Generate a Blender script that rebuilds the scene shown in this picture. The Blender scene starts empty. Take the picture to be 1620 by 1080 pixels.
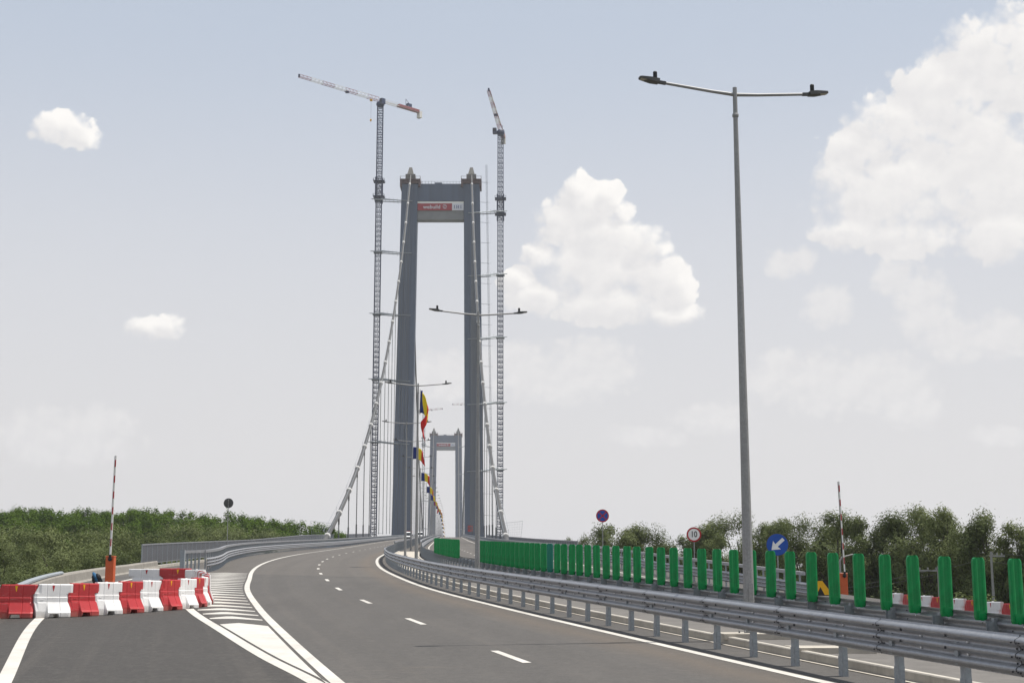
import bpy, math, random
from mathutils import Vector, Matrix, Euler
R = math.radians
random.seed(7)
SC = bpy.context.scene
COL = SC.collection

# ------------------------------------------------------------------ camera
cam_d = bpy.data.cameras.new("camera")
cam_d.sensor_width = 36.0
cam_d.lens = 51.84
cam_d.clip_start = 0.3
cam_d.clip_end = 40000
cam = bpy.data.objects.new("camera", cam_d)
COL.objects.link(cam)
cam.location = (0, 0, 0)
cam.rotation_euler = (R(90 + 10.087), 0, 0)
SC.camera = cam

# ------------------------------------------------------------------ exposure
SC.view_settings.view_transform = 'Standard'
SC.view_settings.look = 'None'
SC.view_settings.exposure = 0.2
SC.view_settings.gamma = 1.0

# ------------------------------------------------------------------ sun + sky
SUN_DIR = Vector((0.36, 0.07, 0.93)).normalized()        # towards the sun
sun_d = bpy.data.lights.new("sun", 'SUN')
sun_d.energy = 5.0
sun_d.angle = R(0.55)
sun_d.color = (1.0, 0.95, 0.87)
sun = bpy.data.objects.new("sun", sun_d)
COL.objects.link(sun)
sun.location = (60, 10, 300)
sun.rotation_euler = SUN_DIR.to_track_quat('Z', 'Y').to_euler()

world = bpy.data.worlds.new("World")
SC.world = world
world.use_nodes = True
wt = world.node_tree
wt.nodes.clear()


def wn(t, **kw):
    n = wt.nodes.new(t)
    for k, v in kw.items():
        setattr(n, k, v)
    return n


def wl(a, b):
    wt.links.new(a, b)


def wmath(op, a, b=None, clamp=False):
    n = wn('ShaderNodeMath', operation=op, use_clamp=clamp)
    for i, v in enumerate((a, b)):
        if v is None:
            continue
        if isinstance(v, (int, float)):
            n.inputs[i].default_value = v
        else:
            wl(v, n.inputs[i])
    return n.outputs[0]


def wvec(op, a, b):
    n = wn('ShaderNodeVectorMath', operation=op)
    for i, v in enumerate((a, b)):
        if isinstance(v, (tuple, list)):
            n.inputs[i].default_value = v
        else:
            wl(v, n.inputs[i])
    return n.outputs['Value'] if op == 'DOT_PRODUCT' else n.outputs[0]


def wramp(v, lo, hi):
    n = wn('ShaderNodeMapRange', interpolation_type='SMOOTHSTEP')
    wl(v, n.inputs[0])
    n.inputs[1].default_value = lo
    n.inputs[2].default_value = hi
    return n.outputs[0]


def wmix(f, a, b):
    n = wn('ShaderNodeMix', data_type='RGBA')
    if isinstance(f, (int, float)):
        n.inputs[0].default_value = f
    else:
        wl(f, n.inputs[0])
    for i, v in ((6, a), (7, b)):
        if isinstance(v, tuple):
            n.inputs[i].default_value = (*v, 1)
        else:
            wl(v, n.inputs[i])
    return n.outputs[2]


sky = wn('ShaderNodeTexSky', sky_type='NISHITA')
sky.sun_disc = False
sky.sun_elevation = math.asin(SUN_DIR.z)
sky.sun_rotation = math.atan2(SUN_DIR.x, SUN_DIR.y)
sky.altitude = 20
sky.air_density = 1.0
sky.dust_density = 4.0
sky.ozone_density = 1.0

tc = wn('ShaderNodeTexCoord')
sep = wn('ShaderNodeSeparateXYZ')
wl(tc.outputs['Generated'], sep.inputs[0])
dx, dy, dz = sep.outputs
DEG = 57.29578
az = wmath('MULTIPLY', wmath('ARCTAN2', dx, dy), DEG)
el = wmath('MULTIPLY', wmath('ARCSINE', dz), DEG)
ae = wn('ShaderNodeCombineXYZ')
wl(az, ae.inputs[0])
wl(el, ae.inputs[1])
AE = ae.outputs[0]

# noise fields that roughen the cloud outlines, in the sky's own directions
def wnoise(vec, scale, detail, rough=0.55):
    n = wn('ShaderNodeTexNoise')
    n.inputs['Scale'].default_value = scale
    n.inputs['Detail'].default_value = detail
    n.inputs['Roughness'].default_value = rough
    wl(vec, n.inputs['Vector'])
    return n.outputs[0]


def wpuff(vec, scale):
    n = wn('ShaderNodeTexVoronoi', feature='SMOOTH_F1')
    n.inputs['Scale'].default_value = scale
    n.inputs['Smoothness'].default_value = 0.35
    wl(vec, n.inputs['Vector'])
    return n.outputs['Distance']


warp = wn('ShaderNodeTexNoise')
warp.inputs['Scale'].default_value = 1.3
warp.inputs['Detail'].default_value = 4
wl(AE, warp.inputs['Vector'])
AEW = wvec('ADD', AE, wvec('MULTIPLY', wvec('SUBTRACT', warp.outputs['Color'], (0.5, 0.5, 0.5)), (0.55, 0.55, 0)))
nz = wnoise(AE, 1.1, 7, 0.6)
n2 = wnoise(wvec('ADD', AE, (-0.22, 0.3, 0)), 1.1, 7, 0.6)
pf = wpuff(AEW, 2.3)

STRONG = [(2.67, 16.04, 0.68, 0.62), (3.93, 15.68, 0.68, 0.62), (3.12, 15.31, 1.45, 1.0), (4.38, 15.09, 0.53, 0.48),
          (2.07, 14.68, 1.16, 1.07), (3.78, 14.05, 1.5, 1.19), (5.33, 13.71, 1.09, 0.86), (5.93, 13.62, 0.53, 0.53),
          (1.08, 13.42, 0.77, 0.67), (3.14, 12.84, 2.3, 1.31), (5.66, 12.48, 1.5, 1.19), (6.6, 12.07, 0.77, 0.81),
          (0.25, 12.49, 0.77, 0.62), (1.13, 11.78, 1.5, 0.76), (3.93, 11.48, 2.78, 0.91), (6.33, 11.03, 1.26, 0.53),
          (18.68, 19.99, 1.93, 1.67), (17.2, 18.76, 2.18, 1.67), (15.25, 17.77, 2.18, 1.31), (13.89, 17.05, 1.69, 0.91),
          (13.01, 16.16, 1.09, 0.95), (15.6, 15.17, 3.63, 1.79), (18.45, 16.11, 2.9, 2.87), (19.8, 19.41, 1.69, 2.39),
          (13.16, 14.01, 1.45, 0.84), (18.76, 13.53, 1.69, 1.19), (15.52, 13.64, 2.18, 0.84), (-17.48, 17.47, 1.26, 0.67),
          (-18.17, 17.29, 0.73, 0.48), (-16.89, 17.29, 0.77, 0.53), (-13.84, 10.28, 1.16, 0.48), (-13.26, 10.59, 0.58, 0.33)]
FAINT = [(14.86, 12.13, 0.87, 0.81), (15.86, 11.01, 1.09, 1.31), (16.95, 9.77, 1.21, 0.84), (18.77, 9.79, 1.21, 0.84),
         (12.33, 11.18, 0.92, 0.84), (10.32, 8.6, 1.33, 0.95), (11.98, 8.31, 1.93, 1.19), (14.1, 8.24, 1.93, 1.15),
         (15.23, 7.37, 1.21, 0.84), (2.98, 9.09, 1.93, 1.15), (1.74, 8.61, 2.66, 0.95), (-2.73, 8.73, 1.93, 0.95),
         (0.25, 9.35, 1.45, 0.72), (-16.99, 6.13, 2.66, 1.07), (-15.66, 6.76, 0.97, 0.6),
         (18.56, 6.08, 1.45, 0.38), (5.17, 6.38, 1.45, 0.43), (10.95, 12.92, 0.97, 0.6), (7.86, 7.08, 1.45, 0.6),
         # the rest of the sky, beyond the edges of the view
         (-26, 12, 3.5, 1.6), (-31, 19, 5, 2.2), (27, 16, 4.5, 2.6), (33, 11, 4, 1.8), (-40, 9, 5, 1.7)]


def field(blobs, vec):
    acc = None
    for (a, e, ra, re) in blobs:
        d = wvec('MULTIPLY', wvec('SUBTRACT', vec, (a, e, 0)), (1 / (ra * 1.12), 1 / (re * 1.12), 0))
        v = wmath('SUBTRACT', 1.0, wvec('DOT_PRODUCT', d, d))
        if acc is None:
            acc = v
        else:
            sm = wn('ShaderNodeMath', operation='SMOOTH_MAX')
            wl(acc, sm.inputs[0])
            wl(v, sm.inputs[1])
            sm.inputs[2].default_value = 0.15
            acc = sm.outputs[0]
    return acc


nlow = wnoise(AE, 0.45, 3, 0.5)
rough = wmath('ADD', wmath('MULTIPLY', wmath('SUBTRACT', nz, 0.5), 1.25), wmath('MULTIPLY', wmath('SUBTRACT', 0.36, pf), 0.55))
f0 = field(STRONG, AEW)
f1 = field(STRONG, wvec('ADD', AEW, (0.32, 0.42, 0)))
fs = wmath('ADD', f0, rough)
ff = wmath('ADD', field(FAINT, AEW), wmath('MULTIPLY', rough, 1.25))
soft = wmath('ADD', 0.25, wmath('MULTIPLY', wramp(nlow, 0.40, 0.65), 0.85))
cov_s = wmath('MULTIPLY', wmath('MULTIPLY', wmath('DIVIDE', wmath('ADD', fs, 0.05), soft), 1.0, True), 0.95)
sm_s = wramp(cov_s, 0.0, 1.0)
cov_f = wmath('MULTIPLY', wramp(ff, -0.35, 0.75), 0.80)
cover = wmath('MAXIMUM', sm_s, cov_f)
lit = wmath('ADD', wmath('MULTIPLY', wramp(wmath('SUBTRACT', wmath('MINIMUM', f0, 0.9), wmath('MINIMUM', f1, 0.9)), -0.25, 0.75), 0.75),
            wmath('MULTIPLY', wramp(wmath('SUBTRACT', nz, n2), -0.2, 0.2), 0.20), True)
cloud_col = wmix(lit, (0.69, 0.68, 0.682), (0.92, 0.895, 0.86))
# the plain sky: the Nishita sky, whitened by summer dust
bright = wn('ShaderNodeVectorMath', operation='SCALE')
wl(sky.outputs[0], bright.inputs[0])
bright.inputs['Scale'].default_value = 0.075
whit = wramp(el, 22.0, 1.0)
whit2 = wramp(el, 25.0, 11.0)
pale = wmix(wmath('ADD', wmath('MULTIPLY', whit, 0.12), 0.82), bright.outputs[0], wmix(whit, wmix(whit2, (0.50, 0.565, 0.665), (0.615, 0.645, 0.705)), (0.70, 0.68, 0.672)))
skyc = wmix(cover, pale, cloud_col)
up10 = wn('ShaderNodeVectorMath', operation='SCALE')
wl(skyc, up10.inputs[0])
up10.inputs['Scale'].default_value = 10.0
bg = wn('ShaderNodeBackground')
wl(up10.outputs[0], bg.inputs[0])
bg.inputs[1].default_value = 0.1
wo = wn('ShaderNodeOutputWorld')
wl(bg.outputs[0], wo.inputs[0])

# ------------------------------------------------------------------ materials
class NT:
    def __init__(self, name):
        self.m = bpy.data.materials.new(name)
        self.m.use_nodes = True
        self.t = self.m.node_tree
        self.b = self.t.nodes['Principled BSDF']

    def n(self, t, **kw):
        x = self.t.nodes.new(t)
        for k, v in kw.items():
            setattr(x, k, v)
        return x

    def l(self, a, b):
        self.t.links.new(a, b)

    def coord(self, kind='Object', scale=(1, 1, 1)):
        c = self.n('ShaderNodeTexCoord')
        mp = self.n('ShaderNodeMapping')
        mp.inputs['Scale'].default_value = scale
        self.l(c.outputs[kind], mp.inputs[0])
        return mp.outputs[0]

    def noise(self, vec, scale, detail=4, rough=0.55):
        x = self.n('ShaderNodeTexNoise')
        x.inputs['Scale'].default_value = scale
        x.inputs['Detail'].default_value = detail
        x.inputs['Roughness'].default_value = rough
        self.l(vec, x.inputs['Vector'])
        return x.outputs[0]

    def ramp(self, v, stops):
        x = self.n('ShaderNodeValToRGB')
        e = x.color_ramp.elements
        while len(e) < len(stops):
            e.new(0.5)
        for i, (p, c) in enumerate(stops):
            e[i].position = p
            e[i].color = (*c, 1) if len(c) == 3 else c
        self.l(v, x.inputs[0])
        return x.outputs[0]

    def mix(self, f, a, b, blend='MIX'):
        x = self.n('ShaderNodeMix', data_type='RGBA', blend_type=blend)
        for i, v in ((0, f), (6, a), (7, b)):
            if isinstance(v, (int, float)):
                x.inputs[i].default_value = v
            elif isinstance(v, tuple):
                x.inputs[i].default_value = (*v, 1)
            else:
                self.l(v, x.inputs[i])
        return x.outputs[2]

    def math(self, op, a, b=0.0, clamp=False):
        x = self.n('ShaderNodeMath', operation=op, use_clamp=clamp)
        for i, v in ((0, a), (1, b)):
            if isinstance(v, (int, float)):
                x.inputs[i].default_value = v
            else:
                self.l(v, x.inputs[i])
        return x.outputs[0]

    def bump(self, h, strength=0.3, dist=0.02):
        x = self.n('ShaderNodeBump')
        x.inputs['Strength'].default_value = strength
        x.inputs['Distance'].default_value = dist
        self.l(h, x.inputs['Height'])
        self.l(x.outputs[0], self.b.inputs['Normal'])

    def set(self, **kw):
        for k, v in kw.items():
            i = self.b.inputs[k.replace('_', ' ')]
            if isinstance(v, (int, float)):
                i.default_value = v
            elif isinstance(v, tuple):
                i.default_value = (*v, 1)
            else:
                self.l(v, i)
        return self.m


def mat_worn(name, col, rough=0.5, metal=0.0, var=0.25, scale=3.0, streak=(1, 1, 1), bump=0.0):
    k = NT(name)
    v = k.coord('Object', streak)
    a = k.noise(v, scale, 6, 0.65)
    d = tuple(c * (1 - var) for c in col)
    u = tuple(min(1, c * (1 + var)) for c in col)
    c = k.ramp(a, [(0.3, d), (0.7, u)])
    r = k.math('ADD', k.math('MULTIPLY', a, 0.25), rough - 0.12)
    if bump:
        k.bump(a, bump, 0.02)
    return k.set(Base_Color=c, Roughness=r, Metallic=metal)


def mat_flat(name, col, rough=0.5, metal=0.0, var=0.08):
    m = mat_worn(name, col, rough, metal, var, 6.0)
    if not metal:
        m.node_tree.nodes['Principled BSDF'].inputs['Specular IOR Level'].default_value = 0.3
    return m


def mat_galv(name, col, rough=0.45, metal=0.75):
    k = NT(name)
    v = k.coord('Object')
    sp = k.n('ShaderNodeTexVoronoi')
    sp.inputs['Scale'].default_value = 28
    k.l(v, sp.inputs['Vector'])
    g = k.noise(v, 1.6, 6, 0.7)
    f = k.math('ADD', k.math('MULTIPLY', sp.outputs['Color'], 0.35), k.math('MULTIPLY', g, 0.65))
    c = k.ramp(f, [(0.25, tuple(x * 0.72 for x in col)), (0.6, col), (0.8, tuple(min(1, x * 1.15) for x in col))])
    st = k.noise(k.coord('Object', (3, 3, 0.4)), 5, 3)
    c = k.mix(k.math('MULTIPLY', k.math('SUBTRACT', st, 0.55, True), 1.6), c, (0.30, 0.27, 0.24))
    r = k.math('ADD', k.math('MULTIPLY', f, 0.3), rough - 0.15)
    return k.set(Base_Color=c, Roughness=r, Metallic=metal)


def mat_asphalt():
    k = NT('asphalt')
    v = k.coord('Object')
    big = k.noise(v, 0.09, 5, 0.6)
    mid = k.noise(k.coord('Object', (1.2, 0.12, 1)), 0.8, 5, 0.6)
    fine = k.noise(v, 38, 3, 0.7)
    speck = k.n('ShaderNodeTexVoronoi')
    speck.inputs['Scale'].default_value = 55
    k.l(v, speck.inputs['Vector'])
    base = k.ramp(big, [(0.3, (0.088, 0.083, 0.079)), (0.7, (0.122, 0.114, 0.107))])
    base = k.mix(0.42, base, k.ramp(mid, [(0.3, (0.078, 0.074, 0.071)), (0.72, (0.128, 0.119, 0.110))]))
    # older, paler surfacing on the bridge ramp beyond the joint
    sx = k.n('ShaderNodeSeparateXYZ')
    k.l(v, sx.inputs[0])
    wob = k.math('MULTIPLY', k.math('SUBTRACT', k.noise(v, 0.5, 2), 0.5), 1.2)
    edge = k.math('ADD', k.math('ADD', sx.outputs[1], k.math('MULTIPLY', sx.outputs[0], 0.72)), wob)
    old = k.math('MULTIPLY', k.math('SUBTRACT', edge, 75.5), 1.6, True)
    su0 = k.n('ShaderNodeSeparateXYZ')
    k.l(k.coord('UV'), su0.inputs[0])
    old = k.math('MULTIPLY', old, k.math('SUBTRACT', 14.0, su0.outputs[0], True))
    base = k.mix(k.math('MULTIPLY', old, 0.5), base, (0.168, 0.150, 0.132))
    # sealed joint
    jd = k.math('ABSOLUTE', k.math('SUBTRACT', edge, 75.2))
    base = k.mix(k.math('MULTIPLY', k.math('SUBTRACT', 1.0, k.math('MULTIPLY', jd, 3.0), True), 0.45), base, (0.05, 0.048, 0.046))
    base = k.mix(k.math('MULTIPLY', k.math('SUBTRACT', fine, 0.5), 0.8), base, (0.21, 0.195, 0.18))
    base = k.mix(k.math('MULTIPLY', k.math('SUBTRACT', 0.5, fine), 1.1, True), base, (0.03, 0.03, 0.03))
    # dusty smears and small pale spills
    sm = k.noise(k.coord('Object', (0.35, 1.5, 1)), 0.55, 7, 0.72)
    base = k.mix(k.math('MULTIPLY', k.math('SUBTRACT', sm, 0.60, True), 2.6), base, (0.23, 0.19, 0.15))
    dots = k.n('ShaderNodeTexVoronoi')
    dots.inputs['Scale'].default_value = 0.55
    k.l(v, dots.inputs['Vector'])
    base = k.mix(k.math('MULTIPLY', k.math('SUBTRACT', 0.06, dots.outputs['Distance'], True), 9.0, True), base, (0.30, 0.28, 0.25))
    # newer, darker surfacing on the side lane left of the gore
    lane = k.math('MULTIPLY', k.math('SUBTRACT', -3.0, k.math('ADD', k.math('ADD', sx.outputs[0], k.math('MULTIPLY', k.math('SUBTRACT', sx.outputs[1], 24.0), 0.285)), k.math('MULTIPLY', wob, 0.05))), 3.0, True)
    near = k.math('MULTIPLY', k.math('SUBTRACT', 70.0, sx.outputs[1]), 0.2, True)
    base = k.mix(k.math('MULTIPLY', lane, k.math('MULTIPLY', near, 0.80)), base, (0.036, 0.034, 0.032))
    # long faint drag marks
    dr = k.noise(k.coord('Object', (0.06, 2.6, 1)), 1.0, 4, 0.6)
    base = k.mix(k.math('MULTIPLY', k.math('SUBTRACT', dr, 0.62, True), 2.2), base, (0.20, 0.175, 0.15))
    # wheel tracks and mottling that follow the lanes
    uv = k.coord('UV', (1, 1, 1))
    su = k.n('ShaderNodeSeparateXYZ')
    k.l(uv, su.inputs[0])
    trk = k.noise(k.coord('UV', (1.5, 0.015, 1)), 1.0, 4, 0.6)
    base = k.mix(k.math('MULTIPLY', k.math('SUBTRACT', trk, 0.52, True), 1.6), base, (0.165, 0.145, 0.125))
    wv = k.math('SINE', k.math('MULTIPLY', su.outputs[0], 3.3))
    base = k.mix(k.math('MULTIPLY', k.math('ADD', wv, 0.2, True), 0.12), base, (0.055, 0.052, 0.050))
    mott = k.noise(v, 5.5, 5, 0.75)
    base = k.mix(k.math('MULTIPLY', k.math('SUBTRACT', mott, 0.48, True), 1.5), base, (0.175, 0.160, 0.145))
    base = k.mix(k.math('MULTIPLY', k.math('SUBTRACT', 0.5, mott, True), 1.6), base, (0.045, 0.043, 0.041))
    # dust gathered beside the edge line
    ed = k.math('SUBTRACT', 1.0, k.math('MULTIPLY', k.math('ABSOLUTE', k.math('ADD', su.outputs[0], k.math('ADD', 3.3, k.math('MULTIPLY', wob, 0.5)))), 1.1), True)
    base = k.mix(k.math('MULTIPLY', ed, 0.40), base, (0.215, 0.165, 0.12))
    gr = k.noise(v, 15, 3, 0.8)
    base = k.mix(k.math('MULTIPLY', k.math('SUBTRACT', gr, 0.55, True), 1.9), base, (0.20, 0.185, 0.17))
    base = k.mix(k.math('MULTIPLY', k.math('SUBTRACT', 0.45, gr, True), 1.9), base, (0.035, 0.033, 0.031))
    base = k.mix(0.38, base, (0.033, 0.030, 0.028))
    k.bump(k.math('ADD', fine, speck.outputs['Distance']), 0.45, 0.014)
    return k.set(Base_Color=base, Roughness=0.88, Specular_IOR_Level=0.35)


def mat_paint():
    k = NT('road_paint')
    v = k.coord('Object')
    w = k.noise(v, 7, 8, 0.75)
    g = k.noise(v, 0.7, 5, 0.65)
    c = k.ramp(g, [(0.3, (0.43, 0.41, 0.375)), (0.7, (0.56, 0.54, 0.50))])
    c = k.mix(k.math('MULTIPLY', k.math('SUBTRACT', w, 0.55, True), 2.6), c, (0.24, 0.22, 0.20))
    t = k.noise(k.coord('Object', (2.5, 0.12, 1)), 1.0, 4, 0.6)
    c = k.mix(k.math('MULTIPLY', k.math('SUBTRACT', t, 0.55, True), 1.8), c, (0.30, 0.275, 0.25))
    return k.set(Base_Color=c, Roughness=0.75, Specular_IOR_Level=0.3)


def mat_concrete(name, col):
    k = NT(name)
    v = k.coord('Object')
    a = k.noise(v, 1.2, 7, 0.7)
    b = k.noise(v, 25, 3, 0.6)
    st = k.noise(k.coord('Object', (2.5, 2.5, 0.3)), 2.0, 5, 0.7)
    c = k.ramp(a, [(0.25, tuple(x * 0.7 for x in col)), (0.7, tuple(min(1, x * 1.12) for x in col))])
    c = k.mix(k.math('MULTIPLY', k.math('SUBTRACT', st, 0.52, True), 1.8), c, tuple(x * 0.45 for x in col))
    k.bump(b, 0.25, 0.01)
    return k.set(Base_Color=c, Roughness=0.9)


def mat_leaf(name, dark, light, trans):
    k = NT(name)
    v = k.coord('Object')
    a = k.noise(v, 0.55, 4, 0.6)
    inf = k.n('ShaderNodeObjectInfo')
    f = k.math('ADD', k.math('MULTIPLY', a, 0.75), k.math('MULTIPLY', inf.outputs['Random'], 0.28))
    c = k.ramp(f, [(0.25, dark), (0.8, light)])
    tr = k.n('ShaderNodeBsdfTranslucent')
    k.l(k.mix(0.5, c, trans), tr.inputs[0])
    k.set(Base_Color=c, Roughness=0.85, Specular_IOR_Level=0.08)
    mx = k.n('ShaderNodeMixShader')
    mx.inputs[0].default_value = 0.20
    out = k.t.nodes['Material Output']
    k.l(k.b.outputs[0], mx.inputs[1])
    k.l(tr.outputs[0], mx.inputs[2])
    k.l(mx.outputs[0], out.inputs[0])
    return k.m


def mat_plastic(name, col):
    k = NT(name)
    v = k.coord('Object')
    a = k.noise(v, 2.2, 6, 0.65)
    c = k.ramp(a, [(0.3, tuple(x * 0.82 for x in col)), (0.7, col)])
    sx = k.n('ShaderNodeSeparateXYZ')
    k.l(v, sx.inputs[0])
    low = k.math('MULTIPLY', k.math('SUBTRACT', 0.20, k.math('ADD', sx.outputs[2], k.math('MULTIPLY', k.math('SUBTRACT', a, 0.5), 0.25))), 3.5, True)
    c = k.mix(k.math('MULTIPLY', low, 0.7), c, (0.22, 0.17, 0.13))      # road dirt splashed on the foot
    scr = k.noise(k.coord('Object', (1, 1, 7)), 4, 5, 0.7)
    c = k.mix(k.math('MULTIPLY', k.math('SUBTRACT', scr, 0.57, True), 2.2), c, (0.42, 0.36, 0.32))
    return k.set(Base_Color=c, Roughness=0.42)


M = {
    'asphalt': mat_asphalt(),
    'paint': mat_paint(),
    'concrete': mat_concrete('concrete', (0.44, 0.41, 0.36)),
    'median': mat_concrete('median_paving', (0.135, 0.125, 0.115)),
    'pad': mat_concrete('median_concrete', (0.46, 0.42, 0.36)),
    'galv': mat_galv('galvanised_steel', (0.33, 0.337, 0.355), 0.42, 0.55),
    'galv_dull': mat_galv('dull_galvanised_steel', (0.31, 0.34, 0.365), 0.55, 0.4),
    'pole': mat_galv('galvanised_pole', (0.29, 0.29, 0.29), 0.55, 0.4),
    'old_concrete': mat_concrete('old_concrete', (0.27, 0.25, 0.22)),
    'seam_shade_trim': mat_flat('dark_seam_shade_trim', (0.05, 0.05, 0.055), 0.6),
    'bolt': mat_flat('bright_bolt', (0.75, 0.75, 0.75), 0.3, 0.8),
    'green': mat_flat('green_plastic', (0.001, 0.205, 0.052), 0.42, 0.0, 0.20),
    'teal': mat_flat('blue_green_plastic', (0.006, 0.165, 0.115), 0.42, 0.0, 0.10),
    'tower': mat_worn('tower_paint', (0.066, 0.092, 0.142), 0.55, 0.0, 0.22, 0.22, (1, 1, 0.06)),
    'beam': mat_worn('beam_paint', (0.20, 0.205, 0.21), 0.55, 0.0, 0.14, 0.25),
    'cap': mat_worn('saddle_paint', (0.13, 0.125, 0.11), 0.6, 0.0, 0.2, 0.5),
    'rust': mat_worn('brown_steel', (0.10, 0.06, 0.055), 0.7, 0.0, 0.25, 0.6),
    'cable': mat_worn('cable_wrapping', (0.06, 0.058, 0.056), 0.55, 0.05, 0.08, 0.6),
    'band': mat_flat('cable_band_paint', (0.50, 0.49, 0.475), 0.45),
    'rope': mat_flat('hanger_rope', (0.10, 0.105, 0.11), 0.5),
    'crane_blue': mat_worn('crane_blue_paint', (0.014, 0.028, 0.080), 0.5, 0.0, 0.2, 0.3),
    'crane_white': mat_worn('crane_white_paint', (0.62, 0.60, 0.56), 0.5, 0.0, 0.12, 0.3),
    'crane_red': mat_worn('crane_red_paint', (0.27, 0.085, 0.09), 0.5, 0.0, 0.15, 0.3),
    'dark': mat_flat('dark_plastic', (0.035, 0.036, 0.04), 0.5),
    'charcoal': mat_flat('charcoal_metal', (0.085, 0.085, 0.083), 0.5),
    'lens': mat_flat('lamp_lens', (0.42, 0.40, 0.35), 0.3),
    'orange': mat_worn('orange_enamel', (0.52, 0.085, 0.016), 0.45, 0.0, 0.12, 2.0),
    'white': mat_flat('white_enamel', (0.78, 0.77, 0.75), 0.4),
    'red': mat_flat('red_enamel', (0.42, 0.025, 0.025), 0.45),
    'sign_red': mat_flat('sign_red', (0.40, 0.02, 0.025), 0.45),
    'sign_blue': mat_flat('sign_blue', (0.012, 0.075, 0.36), 0.45),
    'black': mat_flat('black_paint', (0.014, 0.014, 0.016), 0.5),
    'yellow': mat_flat('yellow_paint', (0.75, 0.40, 0.01), 0.5),
    'bar_red': mat_plastic('red_polyethylene', (0.45, 0.026, 0.030)),
    'bar_white': mat_plastic('white_polyethylene', (0.80, 0.79, 0.78)),
    'flag_blue': mat_flat('flag_blue', (0.012, 0.028, 0.16), 0.8),
    'flag_yellow': mat_flat('flag_yellow', (0.74, 0.55, 0.02), 0.8),
    'flag_red': mat_flat('flag_red', (0.56, 0.022, 0.02), 0.8),
    'banner_red': mat_flat('banner_red', (0.33, 0.035, 0.045), 0.7),
    'banner_white': mat_flat('banner_white', (0.66, 0.66, 0.72), 0.7),
    'banner_blue': mat_flat('banner_blue', (0.05, 0.08, 0.24), 0.7),
    'bark': mat_worn('bark', (0.06, 0.05, 0.04), 0.9, 0.0, 0.35, 6, (1, 1, 0.2), 0.5),
    'willow': mat_leaf('willow_leaf', (0.042, 0.058, 0.020), (0.178, 0.205, 0.088), (0.16, 0.20, 0.05)),
    'poplar': mat_leaf('poplar_leaf', (0.030, 0.062, 0.006), (0.098, 0.155, 0.018), (0.12, 0.20, 0.01)),
    'glass': mat_flat('dark_glass', (0.02, 0.024, 0.03), 0.08),
    'van_white': mat_flat('van_paint', (0.78, 0.78, 0.78), 0.3),
    'tyre': mat_flat('tyre_rubber', (0.02, 0.02, 0.02), 0.8),
    'tarp_blue': mat_flat('blue_cloth', (0.03, 0.12, 0.24), 0.7),
    'wire': mat_flat('wire', (0.10, 0.10, 0.10), 0.6),
    'haybrown': mat_flat('fence_bar', (0.15, 0.155, 0.17), 0.5, 0.3),
}
k = NT('meadow')
v = k.coord('Object')
M['meadow'] = k.set(Base_Color=k.ramp(k.noise(v, 0.05, 8, 0.7), [(0.3, (0.05, 0.06, 0.022)), (0.55, (0.095, 0.095, 0.04)), (0.75, (0.17, 0.145, 0.085))]), Roughness=0.95)

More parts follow.
